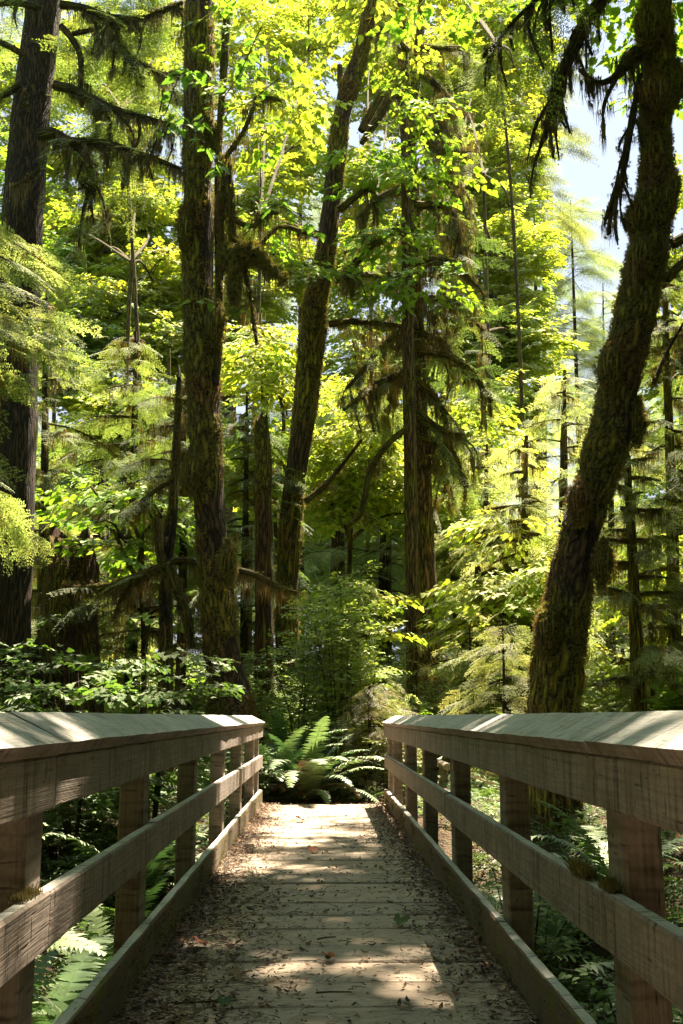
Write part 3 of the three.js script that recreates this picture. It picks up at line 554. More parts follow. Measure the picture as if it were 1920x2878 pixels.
  // sprays and single leaves in front of the trunk
  lobes(b.crown, [[-1.1, 9.92, -12.4, 0.41, 0.47, 6], [-1.21, 9.2, -12.4, 0.35, 0.29, 4], [-1.65, 10.32, -12.4, 0.36, 0.18, 2], [-0.81, 10.13, -12.4, 0.47, 0.42, 5], [-0.9, 8.37, -12.4, 0.35, 0.29, 3]], base, MAPLES, GREEN.maple, { gap: -9, size: 0.8 });
  const leafG = [0, 1, 2].map(() => { const q = new Geo(); mapleLeaf(q, V(0, 0, 0), V(1, -0.3, 0), V(0.1, 1, 0.1), 0.13); return q.done(); }), leafM = leafy(0.55, { vertexColors: false, color: new THREE.Color().setRGB(0.13, 0.27, 0.02) });
  const twigs = [[[-0.81, 9.53, -11.6], [-1.19, 8.73, -11.7], [-1.85, 8.11, -12]], [[-0.59, 8.86, -11.7], [-1.02, 8.42, -11.6], [-2.02, 8.17, -11.8]], [[-1.23, 7.46, -11.8], [-1.53, 8.06, -11.9], [-1.97, 8.67, -12.1]], [[-2.04, 8.48, -11.9], [-1.82, 8.98, -11.8], [-1.39, 8.97, -11.7]], [[-1.02, 6.85, -12], [-0.58, 7.28, -12], [0.08, 6.84, -12.2]], [[-1.75, 5.91, -12], [-1.54, 5.97, -12], [-1.32, 5.98, -12]]];
  twigs.forEach((w, wi) => {
    part('twig', limbGeo(w.map((p, k) => [p[0] - base[0], p[1] - base[1], p[2] - base[2], 0.008 - 0.0025 * k]), { seg: 5, step: 0.1, moss: 0.2, bark: [0.3, 0.2, 0.13], mossThick: 0.001 }), MAT.bark, t);
    const cv = new THREE.CatmullRomCurve3(w.map(p => V(p[0] - base[0], p[1] - base[1], p[2] - base[2])));
    for (let k = 0; k < (wi === 5 ? 4 : 15); k++) { const p = cv.getPoint(rr(0.1, 1)), m = part('leaf', leafG[k % 3], leafM, t), a = rr(0, 6.28), d = V(Math.cos(a), rr(-0.5, 0.1), Math.sin(a)); const [X, Y, Z] = frameFrom(d, V(rr(-0.5, 0.5), 1, rr(-0.2, 0.7))); m.quaternion.setFromRotationMatrix(new THREE.Matrix4().makeBasis(X, Y, Z)); m.position.copy(p).addScaledVector(d, 0.06); m.scale.setScalar(rr(0.7, 1.3)); }
  });
  finish(t, b);
}
// ---- the tall crooked mossy maple in the middle ----
{
  const rows = [[-0.57, 0.74, -17, 0.226], [-0.6, 1.92, -17, 0.172], [-0.55, 4.11, -17, 0.184], [-0.33, 6.1, -17, 0.188], [-0.2, 7.53, -17, 0.222], [-0.15, 8.1, -17, 0.185], [0, 8.85, -17, 0.163], [0.18, 10.54, -17, 0.158], [0.32, 11.77, -17, 0.152], [0.43, 12.26, -17, 0.185], [0.66, 13.03, -17, 0.126], [0.85, 14.13, -17, 0.111], [0.95, 15.55, -17, 0.117], [1.13, 18.2, -17, 0.094]];
  const base = rows[0].slice(0, 3), t = thing('maple_tree', 'crooked mossy maple with an elbow high up, behind the fern at the bridge end', 'tree', base), b = bags();
  const g = limbGeo(rel(rows, base), { seg: 30, step: 0.1, bump: 0.08, freq: 2.4, moss: 0.55, flare: 0.5, roots: 4, key: 8.2, mossThick: 0.03 }); part('trunk', g, MAT.bark, t); fuzz(b.moss, g, 15000, 0.8);
  const arm = (rows, o) => bough(t, b, rel(rows, base), o);
  arm([[0.35, 12.08, -17, 0.080], [0.29, 12.39, -17, 0.064], [0.27, 12.75, -17, 0.049]], { name: 'broken_stub', beards: 0, moss: 0.1, fuzz: 0, bark: BARK.grey });
  arm([[-0.22, 7.46, -16.8, 0.113], [-0.3, 7.66, -16.8, 0.129], [-0.34, 7.86, -16.8, 0.114]], { name: 'burl', beards: 3, moss: 0.9, fuzz: 300 });
  arm([[0.27, 9.75, -16.8, 0.066], [0.43, 9.88, -16.8, 0.058], [0.66, 10.09, -16.8, 0.047], [0.91, 10.27, -16.8, 0.035]], { beards: 8 }); arm([[0.21, 8.34, -16.6, 0.072], [0.42, 8.5, -16.6, 0.064], [0.72, 8.87, -16.6, 0.057], [1.03, 9.12, -16.6, 0.046], [1.3, 9.33, -16.6, 0.034]], { beards: 12, beardSize: 1.2 });
  arm([[0.08, 7.5, -16.6, 0.052], [0.42, 7.56, -16.6, 0.049], [0.87, 7.53, -16.6, 0.041], [1.35, 7.48, -16.6, 0.030]], { beards: 9 }); arm([[0.16, 9.35, -17, 0.062], [-0.19, 9.39, -17, 0.055], [-0.66, 9.55, -17, 0.047], [-0.98, 9.61, -17, 0.035], [-1.21, 9.76, -17, 0.023]], { beards: 10 });
  arm([[0.68, 11.54, -17.2, 0.073], [0.84, 11.9, -17.2, 0.069], [1.09, 12.31, -17.2, 0.053], [1.3, 12.49, -17.2, 0.037]], { beards: 4 }); arm([[0.23, 8.47, -16.9, 0.069], [0.35, 8.41, -16.9, 0.092], [0.43, 8.35, -16.9, 0.061]], { name: 'burl', moss: 1, fuzz: 400, beards: 6 });
  arm([[-0.31, 4.44, -16.8, 0.051], [-0.02, 4.67, -16.8, 0.040], [0.35, 5.12, -16.8, 0.029], [0.64, 5.51, -16.8, 0.022]], { beards: 4 });
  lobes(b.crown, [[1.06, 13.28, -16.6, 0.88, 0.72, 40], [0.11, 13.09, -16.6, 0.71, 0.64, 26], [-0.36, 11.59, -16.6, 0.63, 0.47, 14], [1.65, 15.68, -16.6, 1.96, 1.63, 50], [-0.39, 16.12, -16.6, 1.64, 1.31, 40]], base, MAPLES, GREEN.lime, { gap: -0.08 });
  lobes(b.crown, [[-1.08, 9.26, -16.2, 0.30, 0.22, 8], [1.19, 8.8, -16.2, 0.37, 0.22, 14], [-0.33, 8.15, -16.2, 0.29, 0.22, 8]], base, MAPLES, GREEN.maple, { gap: -9 });
  finish(t, b);
}
// ---- the leaning mossy maple by the right railing ----
{
  const rows = [[2.24, 0.71, -10.3, 0.236], [2.32, 1.26, -10.3, 0.222], [2.46, 1.96, -10.3, 0.203], [2.61, 2.63, -10.3, 0.205], [2.82, 3.32, -10.3, 0.185], [3.02, 3.88, -10.3, 0.196], [3.2, 4.6, -10.3, 0.181], [3.4, 5.34, -10.3, 0.188], [3.53, 5.95, -10.3, 0.171], [3.65, 6.57, -10.3, 0.158], [3.68, 7.31, -10.3, 0.141], [3.77, 7.96, -10.3, 0.138], [3.78, 8.62, -10.3, 0.159], [3.83, 9.3, -10.3, 0.161], [3.91, 11.32, -10.3, 0.151], [3.95, 13.87, -10.3, 0.135]];
  const base = rows[0].slice(0, 3); rows[0][1] = Math.min(base[1], groundY(base[0], base[2])) - 0.1; base[1] = rows[0][1] + 0.1;
  const t = thing('maple_tree', 'thick leaning maple trunk with moss cushions, standing behind the right railing', 'tree', base), b = bags();
  const g = limbGeo(rel(rows, base), { seg: 44, step: 0.06, bump: 0.15, freq: 1.9, moss: 0.72, flare: 0.1, key: 14.4, mossThick: 0.04 }); part('trunk', g, MAT.bark, t); fuzz(b.moss, g, 36000, 0.7);
  const arm = (rows, o) => bough(t, b, rel(rows, base), o);
  for (const r of [[[3.39, 5.94, -10.2, 0.019], [3.39, 6.05, -10.2, 0.094], [3.4, 6.2, -10.2, 0.128], [3.42, 6.35, -10.2, 0.090], [3.43, 6.44, -10.2, 0.014]], [[3.59, 7.36, -10.1, 0.019], [3.6, 7.47, -10.1, 0.108], [3.61, 7.63, -10.1, 0.144], [3.63, 7.78, -10.1, 0.104], [3.64, 7.88, -10.1, 0.014]], [[3.93, 7.62, -10.3, 0.020], [3.93, 7.74, -10.3, 0.066], [3.95, 7.91, -10.3, 0.088], [3.97, 8.06, -10.3, 0.062], [3.98, 8.16, -10.3, 0.015]], [[3.24, 3.68, -10.2, 0.018], [3.24, 3.78, -10.2, 0.063], [3.26, 3.92, -10.2, 0.086], [3.27, 4.05, -10.2, 0.061], [3.28, 4.14, -10.2, 0.014]], [[2.57, 2.8, -10.05, 0.017], [2.57, 2.9, -10.05, 0.081], [2.58, 3.03, -10.05, 0.110], [2.59, 3.16, -10.05, 0.079], [2.6, 3.24, -10.05, 0.013]], [[2.97, 4.23, -10.1, 0.018], [2.97, 4.34, -10.1, 0.090], [2.98, 4.48, -10.1, 0.122], [3, 4.61, -10.1, 0.086], [3.01, 4.7, -10.1, 0.014]], [[2.77, 2.18, -10.05, 0.017], [2.77, 2.28, -10.05, 0.067], [2.78, 2.41, -10.05, 0.091], [2.8, 2.53, -10.05, 0.065], [2.81, 2.61, -10.05, 0.013]], [[3.33, 5.44, -10.1, 0.018], [3.33, 5.55, -10.1, 0.083], [3.35, 5.7, -10.1, 0.111], [3.36, 5.84, -10.1, 0.079], [3.37, 5.93, -10.1, 0.014]], [[3.72, 6.2, -10.1, 0.019], [3.72, 6.31, -10.1, 0.056], [3.74, 6.46, -10.1, 0.075], [3.76, 6.6, -10.1, 0.054], [3.77, 6.7, -10.1, 0.014]], [[2.2, 1.54, -10.1, 0.017], [2.2, 1.64, -10.1, 0.084], [2.21, 1.76, -10.1, 0.112], [2.23, 1.89, -10.1, 0.080], [2.23, 1.96, -10.1, 0.013]], [[3.59, 8.22, -10.1, 0.019], [3.59, 8.34, -10.1, 0.105], [3.6, 8.5, -10.1, 0.141], [3.62, 8.66, -10.1, 0.100], [3.63, 8.76, -10.1, 0.015]]]) arm(r, { name: 'moss_cushion', seg: 14, step: 0.05, moss: 1, fuzz: 1300, beards: 2, mossThick: 0.03 });
  const dk = { beardCol: [0.13, 0.105, 0.03], mossCol: [0.11, 0.095, 0.02], bark: [0.09, 0.06, 0.04] };
  arm([[3.59, 8.16, -10.2, 0.073], [3.46, 8.19, -10.2, 0.093], [3.39, 8.1, -10.2, 0.073], [3.23, 7.89, -10.2, 0.029], [3.03, 7.83, -10.2, 0.022], [2.84, 7.99, -10.2, 0.015]], { ...dk, beards: 12, twigs: 4 });
  arm([[3.53, 9.06, -10, 0.073], [3.17, 8.83, -10, 0.049], [2.91, 8.5, -10, 0.058], [2.75, 8.12, -10, 0.062], [2.59, 7.82, -10, 0.052], [2.46, 7.48, -10, 0.033], [2.37, 7.01, -10, 0.019]], { ...dk, beards: 11, beardSize: 0.75, twigs: 20, fuzz: 160 });
  arm([[3.33, 9.22, -9.8, 0.048], [2.64, 8.88, -9.8, 0.033], [2.24, 8.5, -9.8, 0.024], [2, 8.23, -9.8, 0.019], [1.7, 7.86, -9.8, 0.012]], { ...dk, beards: 8, beardSize: 0.6, twigs: 16, sprays: 4, col: GREEN.hem });
  arm([[3.49, 7.87, -10.1, 0.034], [3.38, 7.39, -10.1, 0.031], [3.29, 6.97, -10.1, 0.038], [3.2, 6.56, -10.1, 0.026], [3.09, 6.25, -10.1, 0.019], [3.03, 5.95, -10.1, 0.009]], { ...dk, beards: 6, beardSize: 0.6, twigs: 12, twigLen: 0.7 });
  arm([[3.72, 5.85, -10.1, 0.051], [3.89, 5.95, -10.1, 0.042], [4.19, 6.16, -10.1, 0.033]], { beards: 4 }); arm([[3.63, 5.45, -10.1, 0.042], [3.83, 5.65, -10.1, 0.035], [4.17, 5.81, -10.1, 0.028]], { beards: 4 });
  arm([[3.42, 4.29, -10.1, 0.020], [3.58, 4.63, -10.1, 0.018], [3.81, 5.01, -10.1, 0.014]], { beards: 1, moss: 0.3 });
  for (const r of [[[3.91, 11.32, -10.3, 0.120], [2.81, 11.64, -9, 0.079], [1.71, 11.99, -8, 0.038]], [[3.97, 13.21, -10.3, 0.118], [4.61, 15.5, -10, 0.081], [3.81, 16.61, -9, 0.041]]]) arm(r, { beards: 5, moss: 0.6, fuzz: 40 });
  lobes(b.crown, [[1.68, 11.51, -9.3, 2.01, 0.96, 520], [3.66, 12.61, -9.3, 1.76, 1.27, 420], [2.57, 9.91, -9.3, 0.93, 0.37, 60], [0.48, 11.15, -9.3, 1.23, 0.66, 200]], base, MAPLES, GREEN.maple, { gap: -0.02, holes: HOLES });
  lobes(b.crown, [[4.6, 10.5, -9.6, 1.7, 1.0, 260], [3.6, 11.5, -7.6, 1.6, 1.0, 200], [5.8, 9.8, -8, 1.5, 1, 160]], base, MAPLES, GREEN.maple, { gap: -0.2, holes: HOLES });
  lobes(b.crown, [[0.8, 10.3, -7.2, 0.9, 0.5, 60], [0.3, 10.6, -6.2, 0.8, 0.5, 40], [1.5, 10.8, -5.8, 1.3, 0.6, 55], [2.6, 10.6, -6.6, 1.2, 0.6, 40], [3.4, 11.2, -11.5, 1.6, 0.8, 150], [5.2, 10.2, -12, 1.6, 0.8, 150]], base, MAPLES, GREEN.maple, { gap: -0.15, holes: HOLES });
  lobes(b.crown, [[2.5, 11.2, -12.6, 1.5, 0.6, 70], [1.6, 11.6, -11.2, 1.2, 0.6, 40]], base, MAPLES, GREEN.maple, { gap: 0.02, holes: HOLES });
  finish(t, b);
}
// ---- big conifer at the edge with mossy boughs ----
{
  const rows = [[-4.07, 0.65, -13.5, 0.313], [-4.1, 1.71, -13.5, 0.283], [-4.2, 4.64, -13.5, 0.296], [-4.26, 6.52, -13.5, 0.291], [-4.28, 8.17, -13.5, 0.286], [-4.25, 9.76, -13.5, 0.266], [-4.17, 11.34, -13.5, 0.252], [-4.16, 14.39, -13.5, 0.222], [-4.14, 18.56, -13.5, 0.156]];
  const base = rows[0].slice(0, 3), t = thing('conifer_tree', 'large brown-barked conifer at the edge behind the left railing, with dark drooping boughs', 'tree', base), b = bags();
  const g = limbGeo(rel(rows, base), { seg: 30, step: 0.12, bump: 0.03, freq: 3, moss: 0.2, flare: 0.35, key: 22, bark: [0.1, 0.063, 0.038], mossThick: 0.006 }); part('trunk', g, MAT.bark, t); fuzz(b.moss, g, 700, 0.6);
  const arm = (rows, o) => bough(t, b, rel(rows, base), { beards: 12, beardCol: [0.15, 0.115, 0.025], mossCol: [0.11, 0.1, 0.016], bark: [0.1, 0.07, 0.045], sprays: 3.5, col: GREEN.hem, ...o });
  arm([[-3.81, 10.96, -13.1, 0.053], [-3.49, 10.91, -13.1, 0.047], [-3.17, 10.77, -13.1, 0.063], [-2.8, 10.73, -13.1, 0.047], [-2.43, 10.84, -13.1, 0.038], [-2.06, 11.02, -13.1, 0.025]], { twigs: 10, beards: 18 });
  arm([[-3.76, 10.54, -13, 0.043], [-3.59, 10.33, -13, 0.037], [-3.46, 10.05, -13, 0.031], [-3.43, 9.57, -13, 0.028], [-3.39, 9.3, -13, 0.015]], { beards: 5, sprays: 1 }); arm([[-3.65, 10.56, -13.2, 0.028], [-3.19, 10.62, -13.2, 0.025], [-2.79, 10.2, -13.2, 0.025], [-2.29, 9.93, -13.2, 0.022], [-1.98, 10, -13.2, 0.016]], { twigs: 8 });
  arm([[-3.77, 9.54, -12.9, 0.067], [-3.53, 9.47, -12.9, 0.061], [-3.25, 9.34, -12.9, 0.052], [-2.94, 9.18, -12.9, 0.042], [-2.51, 9.06, -12.9, 0.033], [-2.09, 8.92, -12.9, 0.021]], { twigs: 10, beards: 16 });
  arm([[-3.89, 8.64, -12.7, 0.077], [-3.67, 8.66, -12.7, 0.077], [-3.46, 8.55, -12.7, 0.065], [-3.11, 8.55, -12.7, 0.047], [-2.81, 8.49, -12.7, 0.038], [-2.39, 8.34, -12.7, 0.032], [-1.95, 8.16, -12.7, 0.024]], { twigs: 12, beards: 20, moss: 0.9 });
  arm([[-3.81, 8.64, -12.9, 0.036], [-3.91, 8.24, -12.9, 0.027], [-4.08, 8.08, -12.9, 0.018], [-4.25, 7.98, -12.9, 0.012]], { beards: 2, sprays: 0 }); arm([[-3.46, 8.58, -12.8, 0.048], [-3.27, 8.32, -12.8, 0.042], [-3.14, 8.06, -12.8, 0.030], [-3.19, 7.87, -12.8, 0.018]], { twigs: 5 });
  arm([[-4.32, 10.25, -13.3, 0.050], [-4.52, 10.39, -13.3, 0.044], [-4.78, 10.53, -13.3, 0.032]], { beards: 4 }); arm([[-4.35, 9.73, -13.2, 0.047], [-4.53, 9.59, -13.2, 0.040], [-4.74, 9.49, -13.2, 0.031]], { beards: 4 }); arm([[-4.15, 10.96, -13.2, 0.057], [-4.47, 11.07, -13.2, 0.044], [-4.84, 11.03, -13.2, 0.032]], { beards: 6, twigs: 3 });
  arm([[-4.19, 9.46, -13, 0.049], [-4.24, 9.36, -13, 0.040], [-4.16, 9.26, -13, 0.030]], { beards: 2, sprays: 0, fuzz: 200 }); arm([[-4.11, 12.23, -13.5, 0.072], [-3.25, 12.09, -13.5, 0.052], [-2.39, 11.81, -13.5, 0.033]], { twigs: 12, beards: 12 });
  arm([[-2.15, 8.61, -13.4, 0.025], [-1.89, 8.34, -13.4, 0.022], [-1.7, 8.01, -13.4, 0.015]], { twigs: 3 });
  lobes(b.crown, [[-3.29, 10.76, -14, 0.93, 0.80, 120], [-2.71, 9.31, -14, 0.72, 0.39, 60], [-3.32, 9.95, -14, 0.79, 0.39, 60], [-2.99, 11.52, -14, 0.87, 0.47, 90], [-4.71, 11.27, -14, 0.53, 0.40, 40]], base, HEMS, GREEN.hemdark, { gap: 0 });
  finish(t, b);
}
// ---- the slim pole and the mossy hemlock behind it ----
{
  const rows = [[1.45, 0.66, -16.6, 0.118], [1.45, 2.6, -16.6, 0.110], [1.45, 4.78, -16.6, 0.109], [1.44, 7.07, -16.6, 0.104], [1.44, 8.67, -16.6, 0.099], [1.43, 10.33, -16.6, 0.077], [1.41, 11.61, -16.6, 0.055]];
  const base = rows[0].slice(0, 3), t = thing('hemlock_tree', 'slim straight brown trunk standing just in front of the thicker hemlock', 'tree', base), b = bags();
  const g = limbGeo(rel(rows, base), { seg: 16, step: 0.1, bump: 0.03, moss: 0.28, flare: 0.2, key: 5, bark: [0.3, 0.18, 0.085], mossThick: 0.004 }); part('trunk', g, MAT.bark, t); fuzz(b.moss, g, 900, 0.6);
  const arm = (rows, o) => bough(t, b, rel(rows, base), o);
  arm([[1.37, 5.62, -16.5, 0.040], [1.14, 5.43, -16.5, 0.044], [0.92, 5.16, -16.5, 0.043], [0.76, 4.86, -16.5, 0.047], [0.68, 4.46, -16.5, 0.043], [0.59, 4.13, -16.5, 0.029], [0.41, 3.98, -16.5, 0.021]], { beards: 5, fuzz: 160, label: 'long bare mossy branch arching down' });
  lobes(b.crown, [[1.08, 10.56, -16, 0.90, 0.52, 12], [1.6, 9.99, -16, 0.74, 0.67, 15], [1.39, 11.06, -16, 0.68, 0.45, 7], [1.9, 10.4, -16, 0.67, 0.52, 7], [1.42, 8.08, -16, 0.44, 0.22, 8], [1.93, 7.93, -16, 0.44, 0.22, 7], [1.13, 8.08, -16, 0.36, 0.15, 5], [0.78, 9.98, -16, 0.74, 0.37, 12], [1.17, 11.81, -16, 0.46, 0.46, 6]], base, MAPLES, GREEN.maple, { gap: -9, size: 0.9 });
  finish(t, b);
}
{
  const rows = [[1.83, 0.68, -17.6, 0.227], [1.81, 1.96, -17.6, 0.201], [1.75, 4.23, -17.6, 0.176], [1.72, 5.81, -17.6, 0.155], [1.69, 7.45, -17.6, 0.142], [1.65, 9.14, -17.6, 0.137], [1.63, 10.9, -17.6, 0.139], [1.53, 12.26, -17.6, 0.125], [1.5, 13.47, -17.6, 0.101], [1.44, 15.19, -17.6, 0.085], [1.45, 18.61, -17.6, 0.071]];
  const base = rows[0].slice(0, 3), t = thing('hemlock_tree', 'tall hemlock draped with hanging moss, behind the slim straight trunk', 'tree', base), b = bags();
  const g = limbGeo(rel(rows, base), { seg: 20, step: 0.1, bump: 0.05, moss: 0.4, flare: 0.25, key: 6.5, bark: [0.28, 0.16, 0.075], mossThick: 0.012 }); part('trunk', g, MAT.bark, t); fuzz(b.moss, g, 2600, 0.8);
  const arm = (rows, o) => bough(t, b, rel(rows, base), { beards: 12, beardSize: 1, sprays: 3, col: GREEN.hem, beardCol: [0.22, 0.17, 0.035], ...o });
  arm([[1.59, 11.47, -17.5, 0.090], [1.48, 12.28, -17.5, 0.083], [1.32, 12.74, -17.5, 0.062], [1.16, 13.11, -17.5, 0.042]], {}); arm([[1.64, 11.53, -17.6, 0.091], [1.75, 12.91, -17.6, 0.084], [1.85, 14.04, -17.6, 0.072], [1.92, 15, -17.6, 0.060]], { sprays: 0, beards: 3 });
  arm([[1.31, 12.58, -17.4, 0.082], [1.1, 12.12, -17.4, 0.082], [0.85, 11.67, -17.4, 0.069], [0.69, 11.4, -17.4, 0.049]], { sprays: 0, beards: 3 });
    for (const r of [
    [[1.78, 13.02, -17.5, 0.083], [2.38, 12.52, -17.7, 0.054], [2.65, 11.78, -18, 0.025]],
    [[1.81, 12.38, -17.5, 0.083], [2.24, 11.77, -17.4, 0.053], [2.39, 10.79, -17.4, 0.024]],
    [[1.72, 11.74, -17.5, 0.082], [2.12, 11.14, -17.1, 0.052], [2.49, 10.35, -15.9, 0.022]],
    [[1.75, 10.84, -17.5, 0.081], [2.41, 10.73, -17.6, 0.053], [2.69, 9.9, -17.7, 0.024]],
    [[1.7, 10.22, -17.5, 0.081], [2.28, 10.04, -17.3, 0.052], [2.47, 9, -17.1, 0.023]],
    [[1.65, 9.7, -17.5, 0.080], [0.94, 9.71, -17.7, 0.053], [0.37, 9.49, -18, 0.025]],
    [[1.6, 9.09, -17.5, 0.080], [2.27, 9.05, -17.4, 0.052], [2.81, 8.55, -17.4, 0.024]],
    [[1.6, 8.75, -17.5, 0.080], [0.9, 8.65, -17.1, 0.051], [0.33, 8.03, -15.9, 0.022]],
    [[1.63, 8.33, -17.5, 0.079], [2.36, 8.38, -17.6, 0.052], [2.92, 7.83, -17.7, 0.024]],
    [[1.55, 7.91, -17.5, 0.079], [1.06, 7.41, -17.3, 0.050], [0.43, 6.53, -17.1, 0.023]],
    [[1.62, 7.74, -17.5, 0.079], [2.2, 7.57, -17.7, 0.052], [2.46, 6.92, -18, 0.024]],
    [[1.62, 7.41, -17.5, 0.079], [2.46, 7.13, -17.4, 0.051], [2.99, 6.4, -17.4, 0.023]],
    [[1.57, 7, -17.5, 0.078], [0.96, 6.61, -17.1, 0.050], [0.33, 5.77, -15.9, 0.021]],
    [[1.69, 6.83, -17.5, 0.078], [2.08, 6.38, -17.6, 0.051], [2.31, 5.52, -17.7, 0.023]],
    [[1.68, 6.18, -17.5, 0.078], [2.04, 5.85, -17.3, 0.050], [2.39, 5.68, -17.1, 0.023]],
    [[1.71, 5.86, -17.5, 0.077], [2, 5.36, -17.7, 0.051], [2.33, 4.63, -18, 0.024]],
    [[1.67, 5.78, -17.5, 0.077], [2.2, 5.52, -17.4, 0.050], [2.53, 4.82, -17.4, 0.023]],
    [[1.58, 10.57, -17.5, 0.081], [1.07, 10.18, -17.1, 0.051], [0.55, 9.12, -15.9, 0.022]],
    [[1.79, 13.49, -17.5, 0.084], [2.13, 13.57, -17.6, 0.055], [2.66, 13.65, -17.7, 0.025]],
    [[1.58, 13.39, -17.5, 0.084], [1.27, 13.62, -17.3, 0.054], [1.01, 13.65, -17.1, 0.025]],
    [[1.57, 6.92, -17.5, 0.078], [1.23, 6.65, -17.7, 0.051], [1.08, 5.84, -18, 0.024]]]) arm(r, { twigs: 6, twigLen: 0.9 });
  arm([[1.71, 6.03, -17.4, 0.062], [1.97, 5.88, -17.4, 0.058], [2.32, 5.73, -17.4, 0.065], [2.45, 5.76, -17.4, 0.077], [2.48, 5.78, -17.4, 0.054]], { beards: 5, sprays: 0, name: 'broken_branch' });
  lobes(b.crown, [[1.69, 7, -17.5, 1.25, 0.47, 40], [2.53, 9.45, -17.5, 0.64, 0.64, 26], [2.7, 6.76, -17.5, 0.62, 0.39, 24], [0.68, 8.92, -17.5, 0.64, 0.32, 16], [2.25, 11.56, -17.5, 0.66, 0.66, 20], [0.83, 6.58, -17.5, 0.62, 0.47, 18], [2.42, 8.25, -17.5, 0.63, 0.48, 22]], base, HEMS, [0.1, 0.165, 0.03], { gap: -0.1 });
  lobes(b.moss, [[2.25, 11.47, -17.5, 0.66, 0.90, 34], [2.38, 9.79, -17.5, 0.48, 0.89, 36], [2.02, 7.91, -17.5, 0.87, 0.71, 44], [1.07, 7.41, -17.5, 0.71, 0.71, 30], [1.72, 8.92, -17.5, 0.56, 1.60, 40]], base, BEARDS, [0.13, 0.1, 0.022], { gap: -9, size: 1.1 });
  finish(t, b);
}

// ---- stump, snags and logs ----
seed = 303;
function snag(name, label, category, rows, o = {}) {
  const base = rows[0].slice(0, 3); base[1] = groundY(base[0], base[2]) - 0.05; rows[0][1] = base[1]; const t = thing(name, label, category, base, o.group), b = bags();
  const g = limbGeo(rel(rows, base), { seg: o.seg || 26, step: 0.1, bump: o.bump ?? 0.1, freq: 3.5, moss: o.moss ?? 0.2, flare: 0.25, bark: o.bark || BARK.red, capEnd: true, mossThick: 0.01 });
  // splintered top
  const p = g.attributes.position, y1 = rows[rows.length - 1][1] - base[1]; for (let k = 0; k < p.count; k++) { const y = p.getY(k), s = smooth(y1 - 0.9, y1, y); if (s > 0) p.setY(k, y + s * (0.7 * N3(p.getX(k) * 4, 3, p.getZ(k) * 4) + 0.35 * N3(p.getX(k) * 13, 5, p.getZ(k) * 13)) - s * 0.1); } g.computeVertexNormals();
  part('trunk', g, MAT.bark, t); if (o.fuzz) fuzz(b.moss, g, o.fuzz, 0.8);
  for (const [rows2, oo] of o.arms || []) bough(t, b, rel(rows2, base), oo);
  finish(t, b); return t;
}
snag('tree_stump', 'broad dark red broken stump behind the left railing', 'stump', [[-3.49, 0.64, -14.5, 0.480], [-3.53, 1.41, -14.5, 0.419], [-3.58, 2.38, -14.5, 0.399], [-3.59, 3.28, -14.5, 0.348]], { bark: [0.13, 0.055, 0.035], moss: 0.42, fuzz: 1800 });
snag('tree_stump', 'low black rounded stump to the left of the broad red stump', 'stump', [[-3.97, 0.64, -14, 0.318], [-4, 1.16, -14, 0.280], [-3.98, 1.56, -14, 0.205]], { bark: [0.05, 0.035, 0.025], moss: 0.2, bump: 0.14 });
snag('dead_trunk', 'red splintered dead trunk between the two mossy maples', 'dead tree', [[-0.89, 0.67, -15.8, 0.171], [-0.91, 2.51, -15.8, 0.141], [-0.95, 4.23, -15.8, 0.134], [-0.97, 5.08, -15.8, 0.125], [-1.03, 5.55, -15.8, 0.070]], { bark: [0.2, 0.08, 0.042], moss: 0.5, fuzz: 1200 });
snag('dead_trunk', 'tall pale dead trunk far behind the thick mossy maple', 'dead tree', [[-3.1, 0.97, -34, 0.326], [-3.24, 7.31, -34, 0.294], [-3.33, 12.23, -34, 0.287], [-3.36, 13.99, -34, 0.259], [-3.38, 14.88, -34, 0.184]], { bark: BARK.pale, moss: 0.1, seg: 14 });
snag('dead_trunk', 'orange lit dead trunk far off to the left of the thick mossy maple', 'dead tree', [[-6.08, 0.97, -36, 0.300], [-6.33, 7.68, -36, 0.264], [-6.5, 12.55, -36, 0.255], [-6.57, 14.4, -36, 0.209]], { bark: [0.3, 0.17, 0.07], moss: 0.15, seg: 14 });
snag('dead_trunk', 'dark distant trunk behind the drooping boughs of the edge conifer', 'dead tree', [[-8.1, 0.98, -38, 0.284], [-8.62, 11.44, -38, 0.250], [-8.89, 16.94, -38, 0.206]], { bark: BARK.dark, moss: 0.1, seg: 12 });
